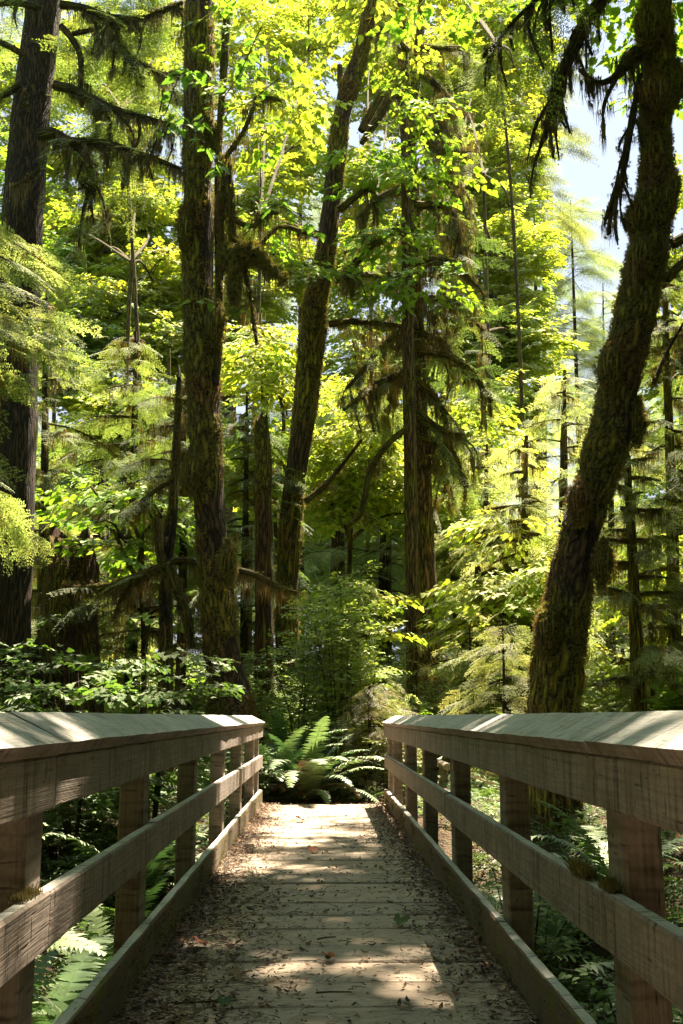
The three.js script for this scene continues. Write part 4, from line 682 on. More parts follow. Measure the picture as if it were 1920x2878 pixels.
// gnarled mossy sapling with the long level branch
snag('dead_trunk', 'gnarled dark mossy tree with a long level branch towards the red stump', 'dead tree', [[-2.01, 0.65, -13.6, 0.113], [-2.07, 1.83, -13.6, 0.092], [-2.09, 2.87, -13.6, 0.087], [-2.03, 3.76, -13.6, 0.065], [-2.01, 4.99, -13.6, 0.045], [-2, 5.43, -13.6, 0.030]], { bark: BARK.dark, moss: 0.6, fuzz: 1200, seg: 14, bump: 0.16, arms: [
  [[[-2.07, 2.84, -13.4, 0.052], [-2.36, 2.74, -13.4, 0.043], [-2.7, 2.61, -13.4, 0.040], [-3.04, 2.55, -13.4, 0.029], [-3.38, 2.56, -13.4, 0.017]], { beards: 16, fuzz: 260, beardCol: [0.2, 0.14, 0.03], sprays: 3, col: GREEN.hem, mossThick: 0.03 }],
  [[[-2.51, 2.62, -13.3, 0.028], [-2.61, 2.43, -13.3, 0.025], [-2.7, 2.14, -13.3, 0.020]], { beards: 12, beardCol: [0.24, 0.17, 0.04] }], [[[-1.99, 2.81, -13.2, 0.062], [-1.86, 2.47, -13.2, 0.056], [-1.73, 2.13, -13.2, 0.050], [-1.68, 1.75, -13.2, 0.033]], { beards: 10 }], [[[-1.98, 2.88, -13.3, 0.046], [-1.78, 2.91, -13.3, 0.034], [-1.55, 2.83, -13.3, 0.023]], { beards: 12 }],
  [[[-2.11, 2.84, -13.4, 0.052], [-2.19, 3.19, -13.4, 0.040], [-2.22, 3.54, -13.4, 0.029]], { beards: 8 }], [[[-1.92, 1.81, -13.3, 0.045], [-1.8, 1.59, -13.3, 0.039], [-1.84, 1.31, -13.3, 0.033], [-1.92, 0.93, -13.3, 0.039]], { beards: 8 }], [[[-2.02, 4.04, -13.5, 0.029], [-2.3, 3.86, -13.5, 0.023], [-2.64, 3.56, -13.5, 0.015]], { beards: 16, sprays: 6, beardCol: [0.22, 0.16, 0.03] }]] });
for (const [label, c, r, d] of [['cut log end beside the far post of the right railing, the higher one', [1.45, 0.33, -12.2], 0.045, 0.7], ['cut log end at ground level beyond the right railing, the lower one', [1.06, -0.16, -11.6], 0.05, 0.6]]) {
  const o = thing('cut_log', label, 'log', c), sh = new THREE.CylinderGeometry(r, r * 1.05, d, 18, 3); sh.rotateX(Math.PI / 2); sh.translate(0, 0, -d / 2);
  const p = sh.attributes.position; for (let k = 0; k < p.count; k++) { const a = 1 + 0.08 * N3(p.getX(k) * 30, p.getY(k) * 30, p.getZ(k) * 4); p.setXY(k, p.getX(k) * a, p.getY(k) * a); } sh.computeVertexNormals();
  part('log_body', sh, MAT.board, o); const f = new THREE.CylinderGeometry(r * 0.9, r * 0.95, 0.012, 18); f.rotateX(Math.PI / 2); f.translate(0, 0, 0.004); part('cut_face', f, solo([0.3, 0.24, 0.15]), o, 'pale sawn end');
  const pr = new THREE.CylinderGeometry(0.05, 0.07, Math.max(0.1, c[1] - groundY(c[0], c[2] - d * 0.6)), 8); pr.translate(0, -(c[1] - groundY(c[0], c[2] - d * 0.6)) / 2 - r * 0.7, -d * 0.6); part('stub', pr, MAT.board, o);
}

// ---- conifers ----
seed = 404;
conifer('near hemlock at the edge of the picture reaching pale sprays over the left railing', [[-3.76, 0.68, -9.8, 0.162], [-3.91, 2.74, -9.8, 0.147], [-4.06, 4.98, -9.8, 0.110], [-4.15, 6.27, -9.8, 0.081]], { n: 64, from: 0.42, reach: 1.8, sprays: 15, col: [0.3, 0.38, 0.09], beards: 3, beardCol: [0.26, 0.18, 0.04], moss: 0.4, droop: 0.32, rise: 0.2 });
conifer('dark hemlock filling the gap between the edge conifer and the broad red stump', [[-4.55, 0.8, -17, 0.106], [-4.66, 3.36, -17, 0.087], [-4.8, 6.39, -17, 0.053], [-4.89, 8.39, -17, 0.023]], { n: 55, from: 0.15, reach: 1.9, sprays: 9, col: GREEN.hem, beards: 5, tip: true, beardCol: [0.2, 0.15, 0.03] });
conifer('mid green hemlock behind the gnarled mossy tree', [[-3.3, 0.79, -18, 0.127], [-3.37, 3.51, -18, 0.100], [-3.44, 6.31, -18, 0.056], [-3.49, 7.9, -18, 0.024]], { n: 62, from: 0.15, reach: 2.3, sprays: 9, col: GREEN.hem, beards: 4, tip: true });
conifer('bushy hemlock immediately left of the thick mossy maple', [[-2.17, 0.8, -16, 0.086], [-2.21, 3.22, -16, 0.069], [-2.26, 5.35, -16, 0.042], [-2.27, 6.38, -16, 0.018]], { n: 55, from: 0.2, reach: 1.6, sprays: 10, col: [0.12, 0.19, 0.03], beards: 6, tip: true, beardCol: [0.22, 0.16, 0.03] });
conifer('hemlock sapling between the thick mossy maple and the red dead trunk', [[-1.32, 0.79, -17.5, 0.087], [-1.35, 3.44, -17.5, 0.068], [-1.36, 5.37, -17.5, 0.038], [-1.37, 6.57, -17.5, 0.019]], { n: 80, from: 0.12, reach: 1.5, sprays: 10, col: [0.13, 0.21, 0.035], tip: true, beards: 2 });
conifer('dark conifer behind the crooked maple, lower middle', [[0.3, 0.95, -25, 0.230], [0.35, 4.53, -25, 0.183], [0.4, 7.87, -25, 0.099], [0.43, 9.48, -25, 0.033]], { n: 150, from: 0.04, reach: 2.6, sprays: 8, col: GREEN.hemdark, tip: true, spraySize: 1.2 });
conifer('dark conifer just left of the slim straight trunk', [[1.39, 0.95, -24, 0.201], [1.46, 4.39, -24, 0.155], [1.53, 7.05, -24, 0.074], [1.56, 8.37, -24, 0.032]], { n: 150, from: 0.04, reach: 2.5, sprays: 8, col: GREEN.hem, tip: true, spraySize: 1.2 });
conifer('dark conifer beyond the red dead trunk', [[-0.74, 0.96, -29, 0.266], [-0.75, 5.11, -29, 0.199], [-0.75, 8.32, -29, 0.089], [-0.75, 10.31, -29, 0.039]], { n: 140, from: 0.04, reach: 2.8, sprays: 8, col: GREEN.hemdark, tip: true, spraySize: 1.3 });
conifer('deep green conifer right of the moss draped hemlock', [[3.07, 0.95, -23, 0.173], [3.1, 3.26, -23, 0.128], [3.13, 5.26, -23, 0.060], [3.15, 6.49, -23, 0.025]], { n: 110, from: 0.04, reach: 1.9, sprays: 9, col: GREEN.hem, tip: true, spraySize: 1.1 });
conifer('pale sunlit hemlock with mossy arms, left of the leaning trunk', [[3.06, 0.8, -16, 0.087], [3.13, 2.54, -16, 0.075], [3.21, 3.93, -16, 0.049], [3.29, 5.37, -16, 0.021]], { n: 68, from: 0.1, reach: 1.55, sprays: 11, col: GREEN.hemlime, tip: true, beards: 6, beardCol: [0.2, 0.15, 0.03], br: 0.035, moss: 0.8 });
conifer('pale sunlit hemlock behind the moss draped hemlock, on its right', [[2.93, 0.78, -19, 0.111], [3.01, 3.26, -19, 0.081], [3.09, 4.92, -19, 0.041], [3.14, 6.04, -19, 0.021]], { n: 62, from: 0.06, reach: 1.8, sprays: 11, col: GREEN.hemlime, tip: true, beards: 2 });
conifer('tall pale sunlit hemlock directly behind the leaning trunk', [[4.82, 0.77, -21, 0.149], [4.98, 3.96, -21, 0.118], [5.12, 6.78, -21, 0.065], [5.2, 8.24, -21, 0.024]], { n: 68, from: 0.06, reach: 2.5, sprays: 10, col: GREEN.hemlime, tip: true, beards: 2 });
conifer('thin upright hemlock with level mossy branches, right of the leaning trunk', [[4.41, 0.78, -14.5, 0.103], [4.44, 2.08, -14.5, 0.083], [4.45, 3.65, -14.5, 0.054], [4.45, 4.96, -14.5, 0.029], [4.45, 5.63, -14.5, 0.016]], { n: 60, from: 0.12, reach: 1.5, sprays: 11, col: [0.17, 0.24, 0.045], beards: 9, beardCol: [0.2, 0.16, 0.03], br: 0.04, moss: 0.9, droop: 0.18, tip: true });
conifer('thin dark trunk hemlock by the right edge of the picture', [[5.27, 0.77, -15.5, 0.110], [5.35, 2.5, -15.5, 0.093], [5.43, 4.54, -15.5, 0.068], [5.49, 6.69, -15.5, 0.042], [5.55, 8.19, -15.5, 0.021]], { n: 80, from: 0.12, reach: 1.7, sprays: 9, col: [0.16, 0.23, 0.04], beards: 6, moss: 0.8, br: 0.035, tip: true });
conifer('pale hemlock thicket tree between the two thin hemlocks', [[5.24, 0.78, -19, 0.103], [5.39, 3.26, -19, 0.082], [5.51, 5.36, -19, 0.042], [5.58, 6.57, -19, 0.021]], { n: 62, from: 0.06, reach: 1.9, sprays: 10, col: GREEN.hemlime, tip: true, beards: 4 });
conifer('pale hemlock by the right edge, behind the thin dark trunk hemlock', [[6.87, 0.78, -20, 0.126], [7.08, 3.82, -20, 0.095], [7.28, 6.51, -20, 0.053], [7.41, 8.38, -20, 0.023]], { n: 62, from: 0.06, reach: 2.2, sprays: 10, col: [0.2, 0.28, 0.05], tip: true, beards: 3 });
conifer('small bright hemlock sapling at the foot of the slim straight trunk', [[0.76, 0.19, -14, 0.035], [0.76, 0.7, -14, 0.026], [0.76, 1.27, -14, 0.015], [0.75, 1.62, -14, 0.009]], { n: 34, from: 0.06, reach: 0.55, sprays: 20, col: GREEN.hemlime, tip: true, spraySize: 0.7, br: 0.01 });
conifer('small bright hemlock sapling right of the thicker hemlock foot', [[2.05, 0.23, -14.4, 0.036], [2.06, 0.93, -14.4, 0.027], [2.06, 1.77, -14.4, 0.015], [2.06, 2.13, -14.4, 0.009]], { n: 34, from: 0.06, reach: 0.8, sprays: 20, col: GREEN.hemlime, tip: true, spraySize: 0.7, br: 0.01 });
conifer('small bright hemlock sapling at the foot of the leaning trunk', [[2.26, 0.29, -13, 0.032], [2.27, 0.93, -13, 0.024], [2.28, 1.68, -13, 0.014], [2.28, 2.12, -13, 0.008]], { n: 36, from: 0.06, reach: 0.85, sprays: 18, col: [0.27, 0.3, 0.08], tip: true, spraySize: 0.75, br: 0.01 });
conifer('small brownish hemlock sapling beside the end post of the right railing', [[0.58, -0.04, -12.6, 0.031], [0.57, 0.52, -12.6, 0.024], [0.56, 1.03, -12.6, 0.013], [0.56, 1.29, -12.6, 0.008]], { n: 46, from: 0.05, reach: 0.55, sprays: 24, col: [0.22, 0.2, 0.05], tip: true, spraySize: 0.6, br: 0.01 });
conifer('blue green conifer far behind the side stems of the thick maple', [[-1.97, 0.97, -36, 0.300], [-2.06, 7.69, -36, 0.218], [-2.12, 12.57, -36, 0.112], [-2.17, 15.97, -36, 0.041]], { n: 62, from: 0.1, reach: 2.6, sprays: 7, col: GREEN.blue, tip: true, protos: BIGHEMS, spraySize: 1.3 });
conifer('blue green far conifer with a dense top, left of the leaning trunk', [[8.25, 1.64, -40, 0.370], [8.57, 10.27, -40, 0.263], [8.75, 14.87, -40, 0.143], [8.85, 17.73, -40, 0.045]], { n: 62, from: 0.2, reach: 3, sprays: 7, col: GREEN.blue, tip: true, protos: BIGHEMS, spraySize: 1.4 });
const FAR = 'far conifers in the sky gap';
conifer('tall far conifer with a bare dark stem in the bright sky gap', [[14.51, 1.98, -58, 0.183], [14.94, 14.5, -58, 0.140], [15.11, 25.32, -58, 0.092], [15.2, 32.18, -58, 0.027]], { n: 80, from: 0.42, reach: 3.4, sprays: 13, col: GREEN.blue, protos: BIGHEMS, spraySize: 2.1, group: FAR, droop: 0.3 });
conifer('far conifer left of the bare dark stem in the sky gap', [[12.88, 2.01, -60, 0.177], [13.44, 17.68, -60, 0.133], [13.83, 29.07, -60, 0.082], [14.09, 37.22, -60, 0.028]], { n: 55, from: 0.35, reach: 3.6, sprays: 13, col: GREEN.hem, protos: BIGHEMS, spraySize: 2.1, group: FAR });
conifer('far conifer between the bare dark stem in the sky gap and the leaning trunk', [[16.98, 2.05, -62, 0.170], [17.75, 18.26, -62, 0.124], [17.93, 24.04, -62, 0.070], [18.1, 28.52, -62, 0.028]], { n: 70, from: 0.3, reach: 3, sprays: 13, col: GREEN.hem, protos: BIGHEMS, spraySize: 2.1, group: FAR });
conifer('far tall conifer behind the moss draped hemlock crown', [[6.9, 1.83, -50, 0.157], [7.21, 14.86, -50, 0.132], [7.5, 26.81, -50, 0.092], [7.73, 36.64, -50, 0.030]], { n: 55, from: 0.3, reach: 3, sprays: 13, col: GREEN.blue, protos: BIGHEMS, spraySize: 2.1, group: FAR });
conifer('far dark conifer between the tops of the two mossy maples', [[-0.94, 1.71, -44, 0.166], [-1.05, 15.17, -44, 0.127], [-1.12, 24.73, -44, 0.071], [-1.17, 30.85, -44, 0.026]], { n: 62, from: 0.35, reach: 2.8, sprays: 13, col: GREEN.blue, protos: BIGHEMS, spraySize: 2.1, group: FAR });
conifer('far dark conifer whose top shows behind the edge conifer boughs', [[-9.52, 1.75, -46, 0.173], [-10.15, 15.77, -46, 0.132], [-10.62, 26.88, -46, 0.085], [-10.97, 35.03, -46, 0.027]], { n: 55, from: 0.4, reach: 2.6, sprays: 13, col: GREEN.hem, protos: BIGHEMS, spraySize: 2.1, group: FAR });
conifer('feathery yellowish conifer whose drooping sprays hang into the sky gap', [[9.52, 0.99, -46, 0.125], [9.94, 13.76, -46, 0.102], [10.35, 27.09, -46, 0.075], [10.81, 41.97, -46, 0.045]], { n: 70, from: 0.62, reach: 4.6, sprays: 13, col: [0.2, 0.24, 0.06], spraySize: 2.1, droop: 0.5, protos: BIGHEMS });

// ---- maples behind ----
seed = 505;
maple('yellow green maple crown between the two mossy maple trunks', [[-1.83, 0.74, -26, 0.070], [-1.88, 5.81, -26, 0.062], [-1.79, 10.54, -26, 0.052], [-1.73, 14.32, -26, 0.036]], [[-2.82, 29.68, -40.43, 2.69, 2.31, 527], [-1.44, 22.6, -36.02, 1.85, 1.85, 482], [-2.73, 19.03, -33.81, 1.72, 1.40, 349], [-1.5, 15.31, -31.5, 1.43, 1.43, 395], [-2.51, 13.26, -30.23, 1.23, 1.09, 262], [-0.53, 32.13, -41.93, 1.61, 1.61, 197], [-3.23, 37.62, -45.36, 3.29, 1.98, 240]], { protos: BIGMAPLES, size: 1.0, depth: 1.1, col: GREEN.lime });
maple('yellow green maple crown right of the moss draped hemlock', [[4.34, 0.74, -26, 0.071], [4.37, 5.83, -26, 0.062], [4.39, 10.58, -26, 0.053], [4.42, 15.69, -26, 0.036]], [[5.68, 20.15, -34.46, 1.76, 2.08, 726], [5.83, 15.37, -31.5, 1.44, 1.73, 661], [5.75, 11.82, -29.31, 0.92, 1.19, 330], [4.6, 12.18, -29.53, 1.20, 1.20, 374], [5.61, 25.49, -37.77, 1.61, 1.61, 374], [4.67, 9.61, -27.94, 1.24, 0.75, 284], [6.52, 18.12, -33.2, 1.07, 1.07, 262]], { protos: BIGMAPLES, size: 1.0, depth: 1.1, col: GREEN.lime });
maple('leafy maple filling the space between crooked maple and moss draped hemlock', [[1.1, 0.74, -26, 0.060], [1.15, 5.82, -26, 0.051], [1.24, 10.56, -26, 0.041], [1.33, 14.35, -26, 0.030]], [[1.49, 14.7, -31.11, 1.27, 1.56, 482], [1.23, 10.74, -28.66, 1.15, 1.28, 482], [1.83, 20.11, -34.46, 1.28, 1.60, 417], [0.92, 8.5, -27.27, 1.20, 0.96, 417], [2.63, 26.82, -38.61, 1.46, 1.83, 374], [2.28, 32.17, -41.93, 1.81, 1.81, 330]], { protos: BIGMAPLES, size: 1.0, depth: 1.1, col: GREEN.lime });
maple('pale green maple behind the left edge conifer, right of it', [[-4.98, 0.74, -26, 0.081], [-5.13, 5.79, -26, 0.067], [-5.22, 9.31, -26, 0.052], [-5.25, 13.01, -26, 0.035]], [[-6.25, 17.52, -32.9, 1.66, 1.36, 504], [-7.65, 16.13, -32.04, 1.60, 1.17, 461], [-5.39, 14.43, -30.98, 1.26, 1.26, 417], [-6.52, 12.85, -30, 1.48, 1.21, 482], [-8.95, 17.5, -32.9, 1.05, 1.05, 240], [-4.72, 11.4, -29.09, 0.91, 1.04, 262], [-6.61, 20.03, -34.46, 1.59, 0.80, 197]], { protos: BIGMAPLES, size: 1.0, depth: 1.1, col: GREEN.lime });
maple('maple behind the near hemlock sprays at the left edge', [[-6.7, 0.74, -26, 0.070], [-6.95, 5.79, -26, 0.056], [-7.11, 9.3, -26, 0.040]], [[-8.96, 14.82, -31.24, 1.41, 1.27, 374], [-10.41, 17.96, -33.2, 1.22, 1.22, 262], [-7.43, 11.38, -29.09, 1.17, 1.17, 349], [-11.98, 22.49, -36.02, 1.17, 1.67, 197], [-13.54, 28.04, -39.49, 0.93, 1.49, 130]], { protos: BIGMAPLES, size: 1.0, depth: 1.1, col: GREEN.maple });
maple('maple crown at the top, right of the moss draped hemlock', [[5.04, 0.74, -26, 0.054], [5.25, 8.17, -26, 0.046], [5.15, 15.7, -26, 0.036], [4.9, 19.78, -26, 0.025]], [[6.92, 32.23, -41.93, 2.22, 1.81, 461], [8.16, 28.31, -39.49, 1.51, 1.51, 197], [6.14, 36.76, -44.74, 2.60, 1.74, 284], [6.65, 23.9, -36.78, 1.38, 1.21, 240]], { protos: BIGMAPLES, size: 1.0, depth: 1.1, col: GREEN.lime });
maple('maple leaves right of the leaning trunk at the picture edge', [[9.8, 0.74, -26, 0.071], [10.11, 5.85, -26, 0.057], [10.28, 10.62, -26, 0.041]], [[12.14, 15.42, -31.5, 0.72, 1.30, 197], [10.69, 11.5, -29.09, 0.79, 1.31, 240], [10.36, 8.55, -27.27, 0.85, 0.97, 197], [13.58, 20.77, -34.79, 0.65, 1.14, 87], [9.47, 8.85, -27.46, 0.73, 0.73, 108]], { protos: BIGMAPLES, size: 1.0, depth: 1.1, col: GREEN.lime });
maple('low bright vine maple right of the thicker hemlock trunk', [[2.84, 0.59, -22, 0.064], [2.85, 3.16, -22, 0.056], [2.74, 5.07, -22, 0.043]], [[2.98, 7.04, -22, 0.78, 0.68, 215], [3.64, 6.45, -22, 0.77, 0.58, 164], [2.76, 5.75, -22, 0.67, 0.67, 152], [3.02, 4.49, -22, 0.67, 0.67, 164], [2.53, 3.82, -22, 0.38, 0.57, 76]], { col: GREEN.lime, name: 'vine_maple' });
maple('low bright vine maple between the red dead trunk and the crooked maple', [[-0.8, 0.63, -19, 0.055], [-0.82, 2.84, -19, 0.048], [-0.93, 4.91, -19, 0.033]], [[-1.11, 5.93, -19, 0.50, 0.50, 88], [-0.87, 7.06, -19, 0.51, 0.51, 114], [-1.22, 7.77, -19, 0.59, 0.42, 101], [-1.51, 5.07, -19, 0.41, 0.50, 76]], { col: GREEN.lime, name: 'vine_maple' });
maple('vine maple with layered leaves behind the arching mossy branch', [[0.52, 0.6, -21, 0.061], [0.52, 3.05, -21, 0.054], [0.57, 4.87, -21, 0.041]], [[0.43, 6.18, -21, 0.83, 0.55, 253], [1.07, 5.62, -21, 0.64, 0.55, 164], [0.16, 5.24, -21, 0.55, 0.55, 114], [0.99, 7.14, -21, 0.74, 0.46, 152], [2.49, 5.06, -21, 0.55, 0.55, 101]], { col: GREEN.lime, name: 'vine_maple' });
maple('pale vine maple low behind the broad red stump', [[-5.64, 0.62, -20, 0.058], [-5.72, 2.09, -20, 0.050], [-5.76, 3.36, -20, 0.038]], [[-5.86, 2.93, -20, 0.42, 0.76, 139], [-5.6, 4.22, -20, 0.51, 0.60, 114], [-5.89, 2.09, -20, 0.42, 0.50, 88], [-3.98, 2.52, -20, 0.42, 0.42, 76]], { col: [0.27, 0.29, 0.06], name: 'vine_maple' });
maple('maple far behind the bushy hemlock, left of the thick trunk', [[-3.79, 0.74, -26, 0.065], [-4, 6.95, -26, 0.051], [-4.14, 10.53, -26, 0.035]], [[-4.39, 8.78, -27.46, 0.85, 1.09, 330], [-5.17, 10.04, -28.24, 1.00, 0.88, 284], [-5.83, 8.77, -27.46, 0.97, 0.84, 240], [-6.79, 10.03, -28.24, 0.75, 0.75, 174]], { protos: BIGMAPLES, size: 1.0, depth: 1.1, col: GREEN.lime });

maple('maple crown showing through the boughs of the edge conifer', [[-4.44, 0.74, -26, 0.065], [-4.77, 8.12, -26, 0.057], [-5.31, 14.29, -26, 0.042], [-5.68, 17.58, -26, 0.027]], [[-10.34, 28.83, -39.96, 2.27, 2.08, 320], [-7.6, 25.67, -37.97, 1.79, 1.61, 300], [-7.24, 31.22, -41.42, 1.38, 1.78, 200], [-8.16, 21.66, -35.48, 1.81, 1.15, 260], [-12.22, 25.62, -37.97, 1.07, 1.96, 140], [-9.89, 20.53, -34.79, 1.29, 0.96, 160]], { protos: BIGMAPLES, depth: 1.1, col: GREEN.lime });
maple('maple crown high up between crooked maple and leaning trunk', [[3.03, 0.73, -27, 0.068], [3.24, 8.44, -27, 0.054], [3.42, 14.89, -27, 0.037]], [[5.08, 27.55, -39.05, 2.04, 1.67, 320], [7.03, 29.81, -40.43, 1.74, 1.74, 240], [3.49, 16.67, -32.32, 1.19, 1.33, 220], [3.34, 11.45, -29.09, 1.17, 1.04, 240], [7.51, 22.7, -36.02, 1.01, 1.35, 140], [6.02, 13.71, -30.48, 0.83, 1.11, 180]], { protos: BIGMAPLES, depth: 1.1, col: GREEN.lime });
maple('bright vine maple between the pale hemlock and the leaning trunk', [[2.74, 0.61, -15.5, 0.039], [2.8, 1.83, -15.5, 0.033], [2.89, 3.16, -15.5, 0.023]], [[2.73, 3.56, -15.5, 0.40, 0.34, 70], [3.18, 2.96, -15.5, 0.40, 0.33, 70], [2.63, 2.49, -15.5, 0.40, 0.33, 70], [3.08, 1.96, -15.5, 0.33, 0.26, 50], [2.32, 2.96, -15.5, 0.33, 0.27, 40]], { col: GREEN.lime, name: 'vine_maple' });
maple('bright vine maple right of the leaning trunk, low down', [[5.24, 0.6, -16.5, 0.041], [5.31, 1.9, -16.5, 0.035], [5.41, 2.95, -16.5, 0.025]], [[5.41, 3.45, -16.5, 0.43, 0.36, 60], [4.93, 2.6, -16.5, 0.35, 0.35, 50], [5.66, 2.39, -16.5, 0.35, 0.42, 60], [4.6, 1.69, -16.5, 0.35, 0.28, 40]], { col: GREEN.lime, name: 'vine_maple' });
maple('bright vine maple left of the thick mossy trunk, above the shrubs', [[-2.55, 0.63, -15, 0.037], [-2.6, 1.8, -15, 0.032], [-2.67, 2.75, -15, 0.022]], [[-2.85, 3.4, -15, 0.39, 0.32, 60], [-2.35, 3.86, -15, 0.32, 0.32, 50], [-3.2, 4.05, -15, 0.39, 0.32, 60], [-2.55, 2.3, -15, 0.38, 0.25, 40]], { col: GREEN.maple, name: 'vine_maple' });
maple('sunlit vine maple low in the middle, between crooked maple and slim trunk', [[0.44, 0.46, -14.4, 0.024], [0.43, 1.17, -14.4, 0.021], [0.39, 2.07, -14.4, 0.015]], [[0.36, 2.5, -14.4, 0.43, 0.25, 34], [0.66, 2.07, -14.4, 0.37, 0.24, 30], [0.11, 2.01, -14.4, 0.31, 0.24, 22], [0.48, 1.52, -14.4, 0.36, 0.24, 24]], { col: GREEN.lime, name: 'vine_maple', depth: 1, size: 0.7 });
// ---- ferns, shrubs and ground plants ----
seed = 606;
const frondMat = leafy(0.35, { clearcoat: 0.9, clearcoatRoughness: 0.4, color: new THREE.Color().setRGB(...GREEN.fern) }), frondMat2 = leafy(0.35, { clearcoat: 0.8, clearcoatRoughness: 0.45, color: new THREE.Color().setRGB(0.15, 0.24, 0.06) }), frondDead = leafy(0.2, { color: new THREE.Color().setRGB(0.15, 0.075, 0.04) });
function fern(label, x, z, size, n, o = {}) {
  const y = (o.y ?? groundY(x, z)) - 0.02, t = thing('sword_fern', label, 'fern', [x, y, z], o.group);
  for (let k = 0; k < n; k++) {
    const dead = o.dead && k % o.dead === 0, m = part('frond', pick(FROND), dead ? frondDead : (k % 2 === 0 ? frondMat2 : frondMat), t, dead ? 'dead rust brown frond' : undefined);
    const a = (o.face ?? 0) + (o.face === undefined ? k / n * 6.283 : rr(-(o.fan || 1.4), o.fan || 1.4)) + rr(-0.25, 0.25); m.rotation.set(0, a, dead ? -0.45 : rr(-0.35, 0.12) - (o.low || 0), 'YXZ'); m.position.set(Math.cos(a) * 0.05, 0, -Math.sin(a) * 0.05); m.scale.setScalar(size * rr(0.75, 1.15) * (dead ? 0.8 : 1));
  }
  return t;
}
fern('large arching sword fern at the end of the bridge with rust brown dead fronds', -0.2, -12.05, 1.02, 46, { dead: 5, y: 0.0, low: 0.02 });
fern('sword fern at the bridge end close to the left railing', -0.6, -12.2, 1.0, 26, { dead: 7, y: 0.05 });
fern('sword fern with one tall upright frond behind the fern at the bridge end', -0.4, -12.9, 1.05, 22, { y: 0.12 });
fern('low sword fern at the bridge end towards the right railing', 0.45, -12.6, 0.7, 14, { y: 0.0 });
const LF = 'ferns on the bank behind the left railing', RF = 'ferns on the bank behind the right railing';
for (const [x, z, s, l] of [[-1.35, -3.5, 0.95, 'fern seen through the left railing at the near post, lowest'], [-1.6, -4.6, 1.1, 'hanging fern seen through the left railing between its first and second posts'], [-1.45, -5.6, 1, 'fern seen through the left railing just past its second post'], [-1.7, -6.6, 1.05, 'fern seen through the left railing before its third post'], [-1.5, -7.8, 1, 'fern seen through the left railing past its third post'], [-1.6, -9.1, 1, 'fern seen through the left railing near its far posts'], [-2.3, -5.2, 1.15, 'fern on the upper bank behind the left railing, nearest'], [-2.5, -6.8, 1.15, 'fern whose tips stand above the near left cap rail'], [-3.1, -8.2, 1.2, 'bright fern with stiff upright fronds in front of the red stump'], [-2.6, -9.2, 1.15, 'white glinting fern at the foot of the red stump'], [-3.9, -9.0, 1.1, 'green fern at the picture edge above the left cap rail'], [-2.0, -10.3, 1.05, 'fern behind the left cap rail left of the thick mossy trunk']]) fern(l, x, z, s, 17, { group: LF });
for (const [x, z, s, l] of [[1.5, -3.9, 0.9, 'fern seen through the right railing between its first and second posts'], [1.9, -4.9, 1, 'fern with a pale new frond behind the right railing near its second post'], [1.55, -6.2, 0.9, 'fern seen through the right railing past its second post'], [2.0, -3.1, 1, 'fern at the picture edge behind the near right-hand post'], [2.4, -6.2, 1.05, 'fern on the upper bank behind the right railing'], [1.7, -8.2, 0.9, 'fern behind the right railing near its far posts'], [2.4, -8.6, 1, 'fern at the foot of the leaning trunk']]) fern(l, x, z, s, 15, { group: RF });
function shrub(label, x, z, h, spread, n, o = {}) {
  const y = groundY(x, z) - 0.02, t = thing(o.name || 'shrub', label, 'shrub', [x, y, z], o.group), b = bags();
  const stems = o.stems || 6;
  for (let k = 0; k < stems; k++) {
    const a = rr(0, 6.28), r = spread * rr(0.2, 0.8), e = V(Math.cos(a) * r, h * rr(0.75, 1.05), Math.sin(a) * r), m = V(e.x * 0.35 + rr(-0.08, 0.08), h * 0.5, e.z * 0.35);
    const g = limbGeo([[e.x * 0.05, 0, e.z * 0.05, 0.013], [m.x, m.y, m.z, 0.009], [e.x, e.y, e.z, 0.004]], { seg: 5, step: 0.12, moss: 0.15, bark: [0.32, 0.24, 0.18], mossThick: 0.001 }); part('stem', g, MAT.bark, t);
    for (let j = 0; j < n / stems; j++) { const s = rr(0.25, 1), p = g.userData.curve.getPoint(s).add(V(rr(-1, 1), rr(-0.5, 0.5), rr(-1, 1)).multiplyScalar(spread * 0.4)), an = rr(0, 6.28); b.crown.put(pick(o.protos || OVALS), p, V(Math.cos(an), rr(-0.3, 0.35), Math.sin(an)), rr(0.7, 1.25) * (o.size || 1), vary(o.col || GREEN.shrub, 0.3), V(rr(-0.4, 0.4), 1, rr(-0.4, 0.4))); }
  }
  finish(t, b, 'leaves');
}
shrub('airy small-leaved shrub with pale stems in the middle, behind the fern', 0.2, -13.3, 2.9, 0.58, 380, { name: 'huckleberry_shrub', col: [0.27, 0.37, 0.045], stems: 9 });
shrub('small-leaved shrub left of the airy middle shrub, by the crooked maple', -0.3, -13.9, 2.2, 0.6, 190, { name: 'huckleberry_shrub', col: [0.24, 0.34, 0.04] });
shrub('small-leaved shrub between the airy middle shrub and the slim straight trunk', 0.5, -13.5, 1.9, 0.4, 140, { name: 'huckleberry_shrub', col: [0.26, 0.36, 0.04] });
shrub('vine maple shrub just left of the thick mossy trunk, above the left cap rail', -1.6, -9.9, 1.75, 0.75, 70, { protos: MAPLES, col: GREEN.shrub, size: 0.6 });
shrub('vine maple shrub above the middle of the left cap rail', -2.15, -9.3, 1.7, 0.8, 70, { protos: MAPLES, col: GREEN.shrub, size: 0.6 });
shrub('vine maple shrub in front of the broad red stump', -3.1, -10.2, 1.9, 0.7, 50, { protos: MAPLES, col: [0.1, 0.2, 0.025], size: 0.65 });
shrub('leafy mid green shrub at the foot of the crooked maple', -0.75, -16.2, 1.9, 0.7, 170, { name: 'huckleberry_shrub', col: [0.19, 0.29, 0.035] });
shrub('leafy mid green shrub between the red dead trunk and the thick mossy trunk', -1.15, -14.6, 1.5, 0.6, 150, { name: 'huckleberry_shrub', col: [0.17, 0.27, 0.035] });
